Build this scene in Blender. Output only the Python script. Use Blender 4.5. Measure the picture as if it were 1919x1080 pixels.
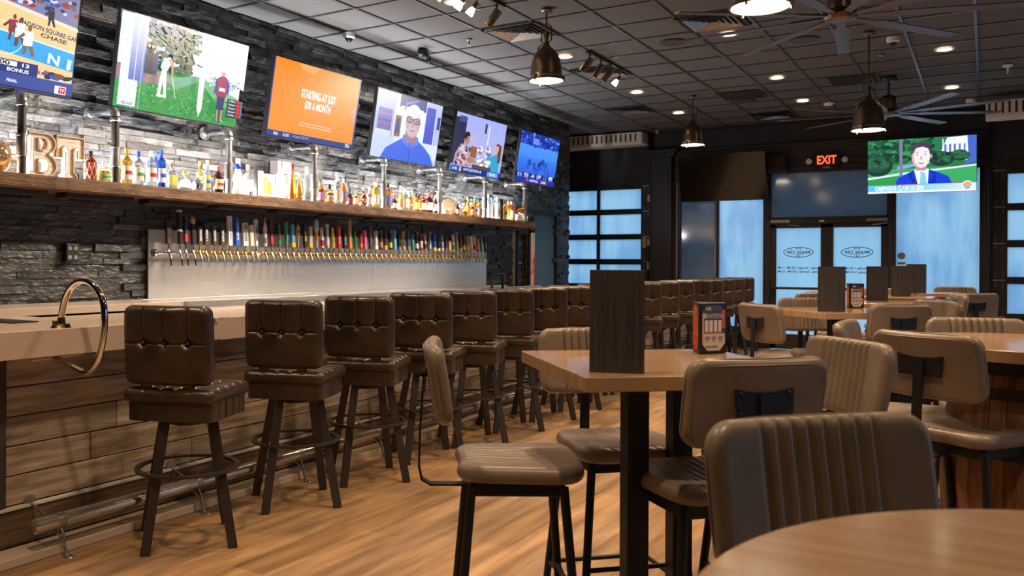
import bpy, bmesh, math, random
from math import sin, cos, pi, radians, sqrt, atan2, hypot, exp
from mathutils import Vector, Matrix
random.seed(7)
for o in list(bpy.data.objects): bpy.data.objects.remove(o, do_unlink=True)
S = bpy.context.scene
COL = S.collection
# ------------------------------------------------------------------ camera (calibrated on the ceiling grid)
F, YAW, ROLL, C0, CY, ZC = 1614.0, 0.5675, 0.0052, 820.0, 492.0, 1.43
FW = Vector((-sin(YAW), cos(YAW), 0)); RT = Vector((cos(YAW), sin(YAW), 0)); UP = Vector((0, 0, 1))
RX = RT*cos(ROLL) + UP*sin(ROLL); UY = -RT*sin(ROLL) + UP*cos(ROLL)
cd = bpy.data.cameras.new('camera'); cam = bpy.data.objects.new('camera', cd); COL.objects.link(cam); S.camera = cam
cd.sensor_fit = 'HORIZONTAL'; cd.sensor_width = 36.0; cd.lens = F/1919*36.0
cd.shift_x = (959.5-C0)/1919; cd.shift_y = -(540-CY)/1919
cd.clip_start = 0.05; cd.clip_end = 200
cd.dof.use_dof = True; cd.dof.focus_distance = 5.0; cd.dof.aperture_fstop = 5.6
cam.matrix_world = Matrix(((RX.x, UY.x, -FW.x, 0), (RX.y, UY.y, -FW.y, 0), (RX.z, UY.z, -FW.z, ZC), (0, 0, 0, 1)))
def at(u, v, X=None, Y=None, Z=None):
    "turn a photo pixel into the world point where its sight line meets a wall, row or height"
    r = RX*((u-C0)/F) + FW + UY*((CY-v)/F)
    t = X/r.x if X is not None else (Y/r.y if Y is not None else (Z-ZC)/r.z)
    return Vector((0, 0, ZC)) + r*t
# ------------------------------------------------------------------ world, exposure
W = bpy.data.worlds.new('world'); S.world = W; W.use_nodes = True
wn = W.node_tree.nodes; wn.clear()
wo = wn.new('ShaderNodeOutputWorld'); wb = wn.new('ShaderNodeBackground')
wb.inputs[0].default_value = (0.30, 0.56, 0.80, 1); wb.inputs[1].default_value = 1.55
W.node_tree.links.new(wb.outputs[0], wo.inputs[0])
S.view_settings.view_transform = 'Standard'; S.view_settings.look = 'None'
S.view_settings.gamma = 1; S.view_settings.use_curve_mapping = False; S.view_settings.exposure = 0.0
H = 3.793                      # ceiling height
XW, YF = -6.05, 15.3           # bar wall, storefront wall
def lamp(kind, name, loc, aim, energy, color, size=0.1, spot=70, blend=0.6, sy=None, parent=None):
    l = bpy.data.lights.new(name, kind); l.energy = energy; l.color = color
    if kind == 'AREA':
        l.size = size
        if sy: l.shape = 'RECTANGLE'; l.size_y = sy
    else: l.shadow_soft_size = size
    if kind == 'SPOT': l.spot_size = radians(spot); l.spot_blend = blend
    o = bpy.data.objects.new(name, l); COL.objects.link(o); o.location = loc
    d = Vector(aim)-Vector(loc); o.rotation_euler = d.to_track_quat('-Z', 'Y').to_euler()
    return o
WARM = (1.0, 0.70, 0.44); COOL = (0.86, 0.93, 1.0)
# LED strip along the back of the bottle shelf, washing up the stone behind the screens
for ya, yb in ((3.0, 5.8), (5.8, 8.7), (8.7, 11.5)):
    o = lamp('AREA', 'shelf_led_light', (-5.83, (ya+yb)/2, 2.06), (-5.86, (ya+yb)/2, 3.5), 160, (0.93, 0.96, 1.0), size=0.04, sy=yb-ya)
    o.rotation_euler = (radians(180), 0, 0); o.rotation_euler = (radians(180), radians(24), 0)
# ------------------------------------------------------------------ materials
MATS = {}
def mat(name, c=(.5, .5, .5), rough=.5, metal=0., emit=None, es=1., attr=False, coat=0., trans=0., ior=1.45, spec=.5,
        noise=None, bump=None, sheen=0., anis=0.):
    """noise=(scale, amount, stretch) varies the colour; bump=(scale, strength, distance)"""
    m = bpy.data.materials.new(name); m.use_nodes = True; nt = m.node_tree; n = nt.nodes; L = nt.links
    b = n['Principled BSDF']
    b.inputs['Base Color'].default_value = (*c, 1); b.inputs['Roughness'].default_value = rough
    b.inputs['Metallic'].default_value = metal; b.inputs['Coat Weight'].default_value = coat
    b.inputs['Coat Roughness'].default_value = .12
    b.inputs['Transmission Weight'].default_value = trans; b.inputs['IOR'].default_value = ior
    b.inputs['Specular IOR Level'].default_value = spec
    b.inputs['Sheen Weight'].default_value = sheen; b.inputs['Anisotropic'].default_value = anis
    src = None
    if attr:
        a = n.new('ShaderNodeAttribute'); a.attribute_name = 'Col'; src = a.outputs['Color']
    tc = n.new('ShaderNodeTexCoord')
    if noise:
        mp = n.new('ShaderNodeMapping'); L.new(tc.outputs['Object'], mp.inputs[0])
        mp.inputs['Scale'].default_value = noise[2] if len(noise) > 2 else (1, 1, 1)
        nz = n.new('ShaderNodeTexNoise'); nz.inputs['Scale'].default_value = noise[0]; nz.inputs['Detail'].default_value = 6
        L.new(mp.outputs[0], nz.inputs[0])
        rmp = n.new('ShaderNodeMapRange'); rmp.inputs['From Min'].default_value = .3; rmp.inputs['From Max'].default_value = .7
        rmp.inputs['To Min'].default_value = 1-noise[1]; rmp.inputs['To Max'].default_value = 1+noise[1]
        L.new(nz.outputs['Fac'], rmp.inputs[0])
        mx = n.new('ShaderNodeVectorMath'); mx.operation = 'SCALE'
        if src: L.new(src, mx.inputs[0])
        else: mx.inputs[0].default_value = c
        L.new(rmp.outputs[0], mx.inputs['Scale']); src = mx.outputs[0]
    if src: L.new(src, b.inputs['Base Color'])
    if emit:
        b.inputs['Emission Strength'].default_value = es
        if emit == 'attr': L.new(src, b.inputs['Emission Color'])
        else: b.inputs['Emission Color'].default_value = (*emit, 1)
    if bump:
        mp2 = n.new('ShaderNodeMapping'); L.new(tc.outputs['Object'], mp2.inputs[0])
        mp2.inputs['Scale'].default_value = bump[3] if len(bump) > 3 else (1, 1, 1)
        nb = n.new('ShaderNodeTexNoise'); nb.inputs['Scale'].default_value = bump[0]; nb.inputs['Detail'].default_value = 5
        L.new(mp2.outputs[0], nb.inputs[0])
        bp = n.new('ShaderNodeBump'); bp.inputs['Strength'].default_value = bump[1]; bp.inputs['Distance'].default_value = bump[2]
        L.new(nb.outputs['Fac'], bp.inputs['Height']); L.new(bp.outputs[0], b.inputs['Normal'])
    MATS[name] = m
    return m
M = {}
M['stone'] = mat('split_slate', (.07, .065, .06), .36, attr=True, noise=(9, .45), bump=(20, .8, .016, (1, 1, 1.8)), spec=.7)
M['black'] = mat('black_paint', (.028, .027, .028), .36, noise=(4, .12))
M['blackwall'] = mat('charcoal_wall_paint', (.028, .027, .031), .5, noise=(3, .12), bump=(60, .08, .002))
M['ceil'] = mat('ceiling_tile', (.088, .086, .083), .8, noise=(90, .10), bump=(160, .25, .002))
M['tbar'] = mat('ceiling_grid_bar', (.06, .06, .062), .3)
M['steel'] = mat('brushed_steel', (.62, .61, .60), .22, metal=1, noise=(14, .05, (1, 1, 12)), bump=(30, .22, .002, (1, .25, 14)))
M['panel'] = mat('satin_steel', (.60, .585, .57), .30, metal=.62, noise=(10, .06, (1, .3, 10)), bump=(30, .2, .002, (1, .25, 14)))
M['rail'] = mat('polished_rail_steel', (.66, .62, .56), .2, metal=.85)
M['chrome'] = mat('polished_chrome', (.80, .78, .74), .08, metal=1)
M['brass'] = mat('brass', (.70, .47, .17), .2, metal=1)
M['pipe'] = mat('galvanised_pipe', (.36, .35, .34), .36, metal=.9, noise=(20, .2))
M['bronze'] = mat('aged_bronze_shade', (.165, .12, .08), .33, metal=1, noise=(12, .25))
M['shadein'] = mat('shade_white_lining', (.9, .85, .75), .5)
M['leather'] = mat('dark_brown_leather', (.044, .0285, .019), .31, noise=(7, .5), bump=(90, .16, .001), spec=.6)
M['frame'] = mat('espresso_metal', (.045, .036, .03), .45, metal=.3)
M['taupe'] = mat('taupe_faux_leather', (.235, .182, .135), .36, noise=(7, .2), bump=(160, .14, .001), spec=.45)
M['piping'] = mat('taupe_piping', (.17, .12, .08), .5)
M['blackmet'] = mat('black_powder_coat', (.010, .0095, .0095), .5, spec=.5)
M['marble'] = mat('white_veined_quartz', (.66, .52, .40), .22, coat=.3)
M['wood'] = mat('reclaimed_board', (.2, .15, .1), .6, attr=True, noise=(3.2, .55, (9, .8, 9)), bump=(12, .7, .005, (14, .6, 14)))
M['shelfwood'] = mat('rough_sawn_beam', (.16, .085, .04), .6, noise=(4, .5, (9, 1.5, 9)), bump=(14, 1.0, .012, (9, 1.6, 9)))
M['top'] = mat('table_top_wood', (.46, .29, .155), .24, noise=(2.4, .16, (1.4, 14, 1)), bump=(5, .04, .002, (1, 10, 1)), coat=.55)
M['greywood'] = mat('dark_grey_laminate', (.052, .047, .048), .5, noise=(5, .38, (30, 30, .7)), bump=(20, .15, .001, (10, 10, .5)))
M['barrel'] = mat('old_oak_stave', (.17, .085, .04), .55, attr=True, noise=(6, .55, (6, 6, .6)), bump=(20, .5, .004, (8, 8, .5)))
M['floor'] = mat('wood_look_plank', (.35, .2, .1), .38, attr=True, noise=(2.6, .45, (5, .5, 1)), bump=(8, .12, .002, (8, .8, 1)), spec=.45)
M['rubber'] = mat('black_rubber', (.015, .015, .015), .7)
M['white'] = mat('white_plastic', (.75, .74, .72), .4)
M['grey'] = mat('grey_plastic', (.25, .25, .25), .45)
M['cream'] = mat('cream_painted_metal', (.72, .66, .58), .4)
M['lite'] = mat('lit_lamp_lens', (1, 1, 1), .4, emit=(1.0, .74, .45), es=3.0)
M['litepend'] = mat('lit_pendant_lens', (1, 1, 1), .4, emit=(1.0, .80, .58), es=5)
M['bulb'] = mat('lit_bulb', (1, 1, 1), .3, emit=(1.0, .75, .45), es=9)
M['dark'] = mat('dark_glass_dome', (.02, .02, .02), .08)
M['paint'] = mat('painted_detail', (.5, .5, .5), .38, attr=True)
M['screen'] = mat('screen_picture', (0, 0, 0), .35, attr=True, emit='attr', es=1.15)
M['screen'].node_tree.nodes['Principled BSDF'].inputs['Base Color'].default_value = (0, 0, 0, 1)
for l in list(M['screen'].node_tree.links):
    if l.to_socket.name == 'Base Color': M['screen'].node_tree.links.remove(l)
M['tvframe'] = mat('screen_bezel', (.05, .05, .055), .25, metal=.6)
M['tvoff'] = mat('switched_off_screen', (.010, .009, .008), .13, spec=.35)
M['red'] = mat('lit_red_letters', (.8, .05, .02), .4, emit=(1.0, .09, .03), es=2.2)
M['decal'] = mat('dark_window_decal', (.015, .02, .03), .5)
M['doorblue'] = mat('steel_door_reflection_tint', (.11, .21, .31), .33, metal=.25)  # blue base colour stands in for windows reflected in the dark steel
M['gold'] = mat('gold_glass_globe', (.95, .62, .3), .12, metal=.8)
def glass(name, c, rough=.03, trans=.92):
    return mat(name, c, rough, trans=trans, ior=1.42, spec=.6)
G = dict(clear=glass('clear_glass', (.93, .96, .97)), amber=glass('amber_spirit', (.95, .36, .05)), gold=glass('golden_spirit', (.98, .66, .12)),
         red=glass('dark_red_spirit', (.55, .09, .03)), blue=glass('blue_glass', (.05, .18, .85)), green=glass('green_glass', (.2, .55, .2)),
         yellow=glass('yellow_spirit', (.95, .85, .2)), dark=mat('very_dark_glass', (.03, .015, .01), .08, spec=.7),
         frost=mat('frosted_glass', (.86, .9, .92), .35, trans=.4), orange=glass('orange_spirit', (1.0, .45, .1)),
         ceramic=mat('white_ceramic', (.85, .84, .82), .2, coat=.5), silver=mat('silver_glass', (.8, .8, .82), .1, metal=.9))
def fog(name, base, dark, amt, gloss=.10, sc=(14, 14, .8)):
    "fogged window glass: scatters the daylight behind it, with running condensation streaks"
    m = bpy.data.materials.new(name); m.use_nodes = True; nt = m.node_tree; n = nt.nodes; L = nt.links; n.clear()
    out = n.new('ShaderNodeOutputMaterial'); tr = n.new('ShaderNodeBsdfTranslucent'); gl = n.new('ShaderNodeBsdfGlossy')
    gl.inputs['Roughness'].default_value = .09; gl.inputs['Color'].default_value = (.9, .9, .9, 1)
    tc = n.new('ShaderNodeTexCoord'); mp = n.new('ShaderNodeMapping'); mp.inputs['Scale'].default_value = sc
    L.new(tc.outputs['Object'], mp.inputs[0])
    n1 = n.new('ShaderNodeTexNoise'); n1.inputs['Scale'].default_value = 1.6; n1.inputs['Detail'].default_value = 5; L.new(mp.outputs[0], n1.inputs[0])
    n2 = n.new('ShaderNodeTexNoise'); n2.inputs['Scale'].default_value = 1.1; n2.inputs['Detail'].default_value = 2; L.new(tc.outputs['Object'], n2.inputs[0])
    mu = n.new('ShaderNodeMath'); mu.operation = 'MULTIPLY'; L.new(n1.outputs['Fac'], mu.inputs[0]); L.new(n2.outputs['Fac'], mu.inputs[1])
    rp = n.new('ShaderNodeMapRange'); rp.inputs['From Min'].default_value = .19; rp.inputs['From Max'].default_value = .33
    rp.inputs['To Min'].default_value = 0; rp.inputs['To Max'].default_value = amt; L.new(mu.outputs[0], rp.inputs[0])
    mx = n.new('ShaderNodeMix'); mx.data_type = 'RGBA'; L.new(rp.outputs[0], mx.inputs['Factor'])
    mx.inputs['A'].default_value = (*base, 1); mx.inputs['B'].default_value = (*dark, 1)
    L.new(mx.outputs['Result'], tr.inputs['Color'])
    ms = n.new('ShaderNodeMixShader'); ms.inputs[0].default_value = gloss
    L.new(tr.outputs[0], ms.inputs[1]); L.new(gl.outputs[0], ms.inputs[2]); L.new(ms.outputs[0], out.inputs[0])
    return m
M['fog'] = fog('fogged_glass', (.96, .98, 1.0), (.50, .64, .84), .8, .10, (3, 3, .5))
M['fogclear'] = fog('lightly_fogged_glass', (.96, .99, 1.0), (.80, .88, .97), .5, .07, (4, 4, .6))
M['fogdark'] = fog('tinted_glass', (.10, .088, .095), (.06, .055, .06), 1., .12, (1, 1, 2))
# marble veins
nt = M['marble'].node_tree; b = nt.nodes['Principled BSDF']; tc = nt.nodes.new('ShaderNodeTexCoord')
mp = nt.nodes.new('ShaderNodeMapping'); mp.inputs['Scale'].default_value = (1, .55, 1); mp.inputs['Rotation'].default_value = (.6, .4, .3)
nz = nt.nodes.new('ShaderNodeTexNoise'); nz.inputs['Scale'].default_value = 1.7; nz.inputs['Detail'].default_value = 8; nz.inputs['Distortion'].default_value = .5
cr = nt.nodes.new('ShaderNodeValToRGB'); e = cr.color_ramp.elements
e[0].position = .49; e[0].color = (.70, .56, .45, 1); e[1].position = .51; e[1].color = (.72, .57, .45, 1)
x = e.new(.4985); x.color = (.60, .47, .37, 1); x = e.new(.5); x.color = (.055, .03, .03, 1); x = e.new(.5018); x.color = (.66, .52, .42, 1)
L_ = nt.links.new; L_(tc.outputs['Object'], mp.inputs[0]); L_(mp.outputs[0], nz.inputs[0]); L_(nz.outputs['Fac'], cr.inputs[0]); L_(cr.outputs[0], b.inputs['Base Color'])
# ------------------------------------------------------------------ mesh builder
class MB:
    def __init__(s): s.v = []; s.f = []; s.c = []; s.mi = []; s.col = (1, 1, 1); s.m = 0; s.T = None
    def add(s, vs, fs):
        n = len(s.v)
        for p in vs:
            p = Vector(p)
            if s.T is not None: p = s.T @ p
            s.v.append(p)
        for f in fs: s.f.append([i+n for i in f]); s.c.append(s.col); s.mi.append(s.m)
        return s
    def box(s, c, d, rz=0, rx=0, ry=0, taper=1.):
        hx, hy, hz = d[0]/2, d[1]/2, d[2]/2
        R = Matrix.Rotation(rz, 3, 'Z') @ Matrix.Rotation(ry, 3, 'Y') @ Matrix.Rotation(rx, 3, 'X')
        vs = []
        for z in (-1, 1):
            k = taper if z > 0 else 1
            for x, y in ((-1, -1), (1, -1), (1, 1), (-1, 1)): vs.append(Vector(c)+R @ Vector((x*hx*k, y*hy*k, z*hz)))
        return s.add(vs, [(3, 2, 1, 0), (4, 5, 6, 7), (0, 1, 5, 4), (1, 2, 6, 5), (2, 3, 7, 6), (3, 0, 4, 7)])
    def bx(s, x0, x1, y0, y1, z0, z1): return s.box(((x0+x1)/2, (y0+y1)/2, (z0+z1)/2), (abs(x1-x0), abs(y1-y0), abs(z1-z0)))
    def cyl(s, p0, p1, r0, r1=None, n=16, caps=True):
        if r1 is None: r1 = r0
        return s.tube([p0, p1], [r0, r1], n, caps)
    def tube(s, pts, r, n=10, caps=True, sec=None, upv=None):
        pts = [Vector(p) for p in pts]; N = len(pts)
        if not isinstance(r, (list, tuple)): r = [r]*N
        vs = []; fs = []; prev = None
        for i, p in enumerate(pts):
            t = (pts[min(i+1, N-1)]-pts[max(i-1, 0)]).normalized()
            if upv is not None: a = t.cross(Vector(upv)).normalized()
            elif prev is None: a = t.cross(Vector((0, 0, 1)) if abs(t.z) < .9 else Vector((1, 0, 0))).normalized()
            else: a = (prev-t*prev.dot(t)).normalized()
            prev = a; b_ = t.cross(a)
            if sec:
                for (sx, sy) in sec: vs.append(p+a*sx*r[i]+b_*sy*r[i])
            else:
                for k in range(n): an = 2*pi*k/n; vs.append(p+(a*cos(an)+b_*sin(an))*r[i])
        m = len(sec) if sec else n
        for i in range(N-1):
            for k in range(m): fs.append((i*m+k, i*m+(k+1) % m, (i+1)*m+(k+1) % m, (i+1)*m+k))
        if caps: fs.append(tuple(range(m-1, -1, -1))); fs.append(tuple((N-1)*m+k for k in range(m)))
        return s.add(vs, fs)
    def lathe(s, prof, n=20, o=(0, 0, 0), sq=0., sx=1., sy=1., axis=None, caps=True):
        o = Vector(o); vs = []; fs = []
        for (r, z) in prof:
            for k in range(n):
                a = 2*pi*(k+.5)/n; q = 1.
                if sq: q = (abs(cos(a))**sq+abs(sin(a))**sq)**(-1/sq)
                p = Vector((r*q*cos(a)*sx, r*q*sin(a)*sy, z))
                if axis == 'Y': p = Vector((p.x, p.z, p.y))
                if axis == 'X': p = Vector((p.z, p.x, p.y))
                vs.append(o+p)
        N = len(prof)
        for i in range(N-1):
            for k in range(n): fs.append((i*n+k, i*n+(k+1) % n, (i+1)*n+(k+1) % n, (i+1)*n+k))
        if caps and prof[0][0] > 1e-5: fs.append(tuple(range(n-1, -1, -1)))
        if caps and prof[-1][0] > 1e-5: fs.append(tuple((N-1)*n+k for k in range(n)))
        return s.add(vs, fs)
    def prism(s, poly, h, o=(0, 0, 0), ux=(1, 0, 0), uy=(0, 0, 1)):
        "poly in the plane ux,uy, extruded h along ux x uy"
        o, ux, uy = Vector(o), Vector(ux), Vector(uy); nz_ = ux.cross(uy); n = len(poly)
        vs = [o+ux*a+uy*b_ for a, b_ in poly]+[o+ux*a+uy*b_+nz_*h for a, b_ in poly]
        fs = [tuple(range(n-1, -1, -1)), tuple(range(n, 2*n))]+[(k, (k+1) % n, n+(k+1) % n, n+k) for k in range(n)]
        return s.add(vs, fs)
    def build(s, name, m, parent=None, smooth=None, bevel=0, seg=2, recalc=True):
        me = bpy.data.meshes.new(name); me.from_pydata([tuple(p) for p in s.v], [], s.f)
        ms = m if isinstance(m, (list, tuple)) else [m]
        for q in ms: me.materials.append(q)
        me.polygons.foreach_set('material_index', s.mi)
        ca = me.color_attributes.new('Col', 'FLOAT_COLOR', 'CORNER'); buf = []
        for f, c in zip(s.f, s.c): buf += [c[0], c[1], c[2], 1.0]*len(f)
        ca.data.foreach_set('color', buf)
        if recalc:
            bm = bmesh.new(); bm.from_mesh(me); bmesh.ops.recalc_face_normals(bm, faces=bm.faces); bm.to_mesh(me); bm.free()
        if smooth is not None:
            me.shade_smooth(); me.set_sharp_from_angle(angle=radians(smooth))
        o = bpy.data.objects.new(name, me); COL.objects.link(o)
        if parent: o.parent = parent
        if bevel:
            bv = o.modifiers.new('bevel', 'BEVEL'); bv.width = bevel; bv.segments = seg; bv.limit_method = 'ANGLE'; bv.angle_limit = radians(40)
        return o
def thing(name, label, cat, loc=(0, 0, 0), rz=0, group=None):
    o = bpy.data.objects.new(name, None); COL.objects.link(o); o.empty_display_size = .1
    o.location = loc; o.rotation_euler = (0, 0, rz)
    return tag(o, label, cat, group)
def tag(o, label=None, cat=None, group=None, kind=None):
    if label: o['label'] = label
    if cat: o['category'] = cat
    if group: o['group'] = group
    if kind: o['kind'] = kind
    return o
def struct(o): o['kind'] = 'structure'; return o
def dup(root, loc=None, rz=None, label=None, group=None):
    def cp(o, par):
        c = o.copy(); COL.objects.link(c); c.parent = par
        for k in kids.get(o.name, []): cp(k, c)
        return c
    kids = {}
    def walk(o):
        kids[o.name] = list(o.children)
        for k in o.children: walk(k)
    walk(root)
    r = cp(root, None)
    if loc is not None: r.location = loc
    if rz is not None: r.rotation_euler = (0, 0, rz)
    if label: r['label'] = label
    if group: r['group'] = group
    return r
def ordinal(i): return ['first', 'second', 'third', 'fourth', 'fifth', 'sixth', 'seventh', 'eighth', 'ninth', 'tenth', 'eleventh', 'twelfth',
                        'thirteenth', 'fourteenth', 'fifteenth', 'sixteenth', 'seventeenth', 'eighteenth'][i]
_tc = {}
def text_geo(body, bold=False):
    "outline of a line of writing, 1 unit high, centred: (verts2d, faces)"
    key = (body, bold)
    if key in _tc: return _tc[key]
    cu = bpy.data.curves.new('t', 'FONT'); cu.body = body; cu.align_x = 'CENTER'; cu.align_y = 'CENTER'; cu.resolution_u = 3
    if bold: cu.offset = .025
    o = bpy.data.objects.new('t', cu); COL.objects.link(o); bpy.context.view_layer.update()
    me = o.evaluated_get(bpy.context.evaluated_depsgraph_get()).to_mesh()
    vs = [(v.co.x, v.co.y) for v in me.vertices]; fs = [tuple(p.vertices) for p in me.polygons]
    o.evaluated_get(bpy.context.evaluated_depsgraph_get()).to_mesh_clear()
    bpy.data.objects.remove(o, do_unlink=True); bpy.data.curves.remove(cu)
    _tc[key] = (vs, fs); return vs, fs
def write(mb, body, o, ux, uy, size, width=None, bold=True):
    "lay writing flat on the plane through o spanned by ux, uy; width squeezes it to fit"
    vs, fs = text_geo(body, bold)
    if not vs: return
    w = max(p[0] for p in vs)-min(p[0] for p in vs); cx = (max(p[0] for p in vs)+min(p[0] for p in vs))/2
    cyy = (max(p[1] for p in vs)+min(p[1] for p in vs))/2
    kx = size if width is None else width/w
    o, ux, uy = Vector(o), Vector(ux), Vector(uy)
    mb.add([o+ux*((a-cx)*kx)+uy*((b_-cyy)*size) for a, b_ in vs], fs)
def edges(n, L, r):
    "sample positions 0..L, dense within r of both ends"
    e = [0, .06, .2, .45, .75, 1.0]; a = [r*q for q in e]; k = max(2, n)
    mid = [r+(L-2*r)*i/k for i in range(1, k)]
    return a+mid+[L-q for q in reversed(a)]
def pad(mb, w, h, t, corner, rb, front=None, back=None, nx=16, nz=10, curve=0., shape=None):
    """upholstered pad centred at the origin: width along x, height along z, thickness along y.
    front side is +y; front/back(x,z) add outward displacement"""
    xs = [q-w/2 for q in edges(nx, w, rb)]; zs = [q-h/2 for q in edges(nz, h, rb)]
    P = []
    for side in (1, -1):
        g = []
        for z0 in zs:
            row = []
            for x0 in xs:
                ed = min(w/2-abs(x0), h/2-abs(z0)); k = min(max(ed/rb, 0), 1)
                T = t/2*sqrt(max(0, 1-(1-k)**2))
                x, z = x0, z0
                dx, dz = abs(x)-(w/2-corner), abs(z)-(h/2-corner)
                if dx > 0 and dz > 0:
                    m_, l_ = max(dx, dz), hypot(dx, dz); sx, sz = dx*m_/l_, dz*m_/l_
                    x = math.copysign(w/2-corner+sx, x); z = math.copysign(h/2-corner+sz, z)
                if shape: x, z = shape(x, z)
                fn = front if side > 0 else back
                d = (fn(x, z)*min(1, k*1.3) if fn else 0)
                row.append(Vector((x, side*(T+d)+curve*x*x, z)))
            g.append(row)
        P.append(g)
    nx_, nz_ = len(xs), len(zs); vs = []; idx = {}
    for s_ in (0, 1):
        for j in range(nz_):
            for i in range(nx_):
                if s_ == 1 and (i in (0, nx_-1) or j in (0, nz_-1)): idx[(s_, j, i)] = idx[(0, j, i)]; continue
                idx[(s_, j, i)] = len(vs); vs.append(P[s_][j][i])
    fs = []
    for s_ in (0, 1):
        for j in range(nz_-1):
            for i in range(nx_-1):
                q = [idx[(s_, j, i)], idx[(s_, j, i+1)], idx[(s_, j+1, i+1)], idx[(s_, j+1, i)]]
                fs.append(tuple(q if s_ else reversed(q)))
    mb.add(vs, fs)
# ================================================================== THE ROOM
X0R, X1R, Y0R = -8.4, 4.2, -3.2
m = MB(); rnd = random.Random(3)                               # floor planks run along the bar
m.col = (.36, .205, .095); m.bx(X0R, X1R, Y0R, YF+.2, -.06, -.004)
pw = .19; x = -4.3; k = 0
while x < 2.6:
    y = Y0R - rnd.random()*1.2
    while y < YF:
        L = 1.22; g = rnd.uniform(.72, 1.25); w = rnd.uniform(-.02, .02)
        m.col = (.345*g, (.215+w*.5)*g, (.118+w)*g)
        ya, yb = max(y, Y0R), min(y+L, YF)
        if yb > ya: m.add([(x, ya, 0), (x+pw-.0012, ya, 0), (x+pw-.0012, yb-.0012, 0), (x, yb-.0012, 0)], [(0, 1, 2, 3)])
        y += L
    x += pw; k += 1
fl = struct(m.build('floor', M['floor'], recalc=False))
# ceiling: tiles and the grid of bars
m = MB(); m.m = 0; m.bx(X0R, X1R, Y0R, YF+.2, H+.012, H+.06); m.m = 1
c = -8
while True:
    xx = (c-9.1638)*.61; c += 1
    if xx < XW-.1: continue
    if xx > X1R: break
    m.bx(xx-.012, xx+.012, Y0R, YF, H, H+.014)
r = -18
while True:
    yy = (r+13.437)*.61; r += 1
    if yy < Y0R: continue
    if yy > YF: break
    m.bx(XW, X1R, yy-.012, yy+.012, H+.001, H+.014)
struct(m.build('ceiling', [M['ceil'], M['tbar']]))
RW = [(2.6, 5.1), (8.7, 11.2)]                       # roll-up glass along the right side wall, outside this view
m = MB(); ys = [Y0R]+[q for w in RW for q in w]+[YF+.2]
for k in range(0, len(ys), 2): m.bx(X1R, X1R+.1, ys[k], ys[k+1], 0, H+.05)
for a, b_ in RW: m.bx(X1R, X1R+.1, a, b_, 0, .4); m.bx(X1R, X1R+.1, a, b_, 2.9, H+.05); m.bx(X1R, X1R+.08, (a+b_)/2-.04, (a+b_)/2+.04, .4, 2.9); m.bx(X1R, X1R+.08, a, b_, 1.6, 1.68)
struct(m.build('wall_right', M['blackwall']))
for k, (a, b_) in enumerate(RW):
    m = MB(); m.add([(X1R+.05, a, .4), (X1R+.05, b_, .4), (X1R+.05, b_, 2.9), (X1R+.05, a, 2.9)], [(0, 1, 2, 3)]); struct(m.build('window_%d' % (4+k), M['fogclear'], recalc=False))
m = MB(); m.bx(X0R, X1R, Y0R-.1, Y0R, 0, H+.05); struct(m.build('wall_back', M['blackwall']))
# ---- stone wall behind the bar: every split stone stands proud by its own amount
def stones(m, ya, yb, za, zb, skip=None, axis='X', xb=XW, rs=1, lo=.13, hi=.42, sgn=1, ch=.052):
    rd = random.Random(rs); z = za
    while z < zb-.005:
        hh = min(ch*rd.uniform(.85, 1.18), zb-z); y = ya - rd.random()*.2
        while y < yb:
            L = rd.uniform(lo, hi); y1 = y+L; a, b_ = max(y, ya), min(y1, yb); y = y1
            if b_-a < .01: continue
            mid = ((a+b_)/2, z+hh/2)
            if skip and skip(*mid): continue
            g = rd.choice((.4, .55, .7, .85, 1, 1.15, 1.4, 2.0)); t = rd.uniform(-.25, .3)
            m.col = (.043*g*(1+.20*t), .0415*g, .041*g*(1-.26*t))
            n_ = max(1, int((b_-a)/.09)); base = rd.choice((.002, .006, .012, .02, .03)); vs = []; fs = []
            for i in range(n_+1):
                u = a+(b_-a)*i/n_
                for q in (0, 1):
                    d = base+rd.uniform(-.003, .005)
                    vs.append((u, z+.0016+(hh-.0032)*q, d))
            k0 = len(vs)
            for i in (0, n_):
                for q in (0, 1): vs.append((a+(b_-a)*i/n_, z+.0016+(hh-.0032)*q, -.02))
            for i in range(n_): fs.append((2*i, 2*i+2, 2*i+3, 2*i+1))
            fs += [(0, 1, k0+1, k0), (2*n_+1, 2*n_, k0+2, k0+3), tuple([2*i+1 for i in range(n_+1)]+[k0+3, k0+1]), tuple([2*i for i in range(n_, -1, -1)]+[k0, k0+2])]
            if axis == 'X': m.add([(xb+sgn*d, u, w) for u, w, d in vs], fs)
            else: m.add([(u, xb+sgn*d, w) for u, w, d in vs], fs)
        z += hh
DY0, DY1, DZ = 12.28, 13.14, 2.22                                    # service door opening in the stone wall
m = MB(); m.col = (.03, .028, .027)
m.bx(XW-.25, XW-.005, Y0R, DY0, 0, H); m.bx(XW-.25, XW-.005, DY1, 13.66, 0, H); m.bx(XW-.25, XW-.005, DY0, DY1, DZ, H)
m.bx(X0R, XW-.25, 13.56, 13.66, 0, H)
stones(m, 2.6, 13.66, .98, H, lambda y, z: (DY0-.02 < y < DY1+.02 and z < DZ+.03) or (y > DY1 and False))
stones(m, X0R+.8, XW, .9, H, axis='Y', xb=13.66, rs=5)
stones(m, Y0R, 2.6, .98, H, rs=8, lo=.3, hi=.6, ch=.07)
stones(m, 13.14, 13.66, 0, .98, rs=9)
struct(m.build('wall_left', M['stone'], recalc=False))
m = MB(); m.bx(X0R-.1, X0R, 13.6, YF+.2, 0, H); struct(m.build('wall_side', M['blackwall']))
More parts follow.
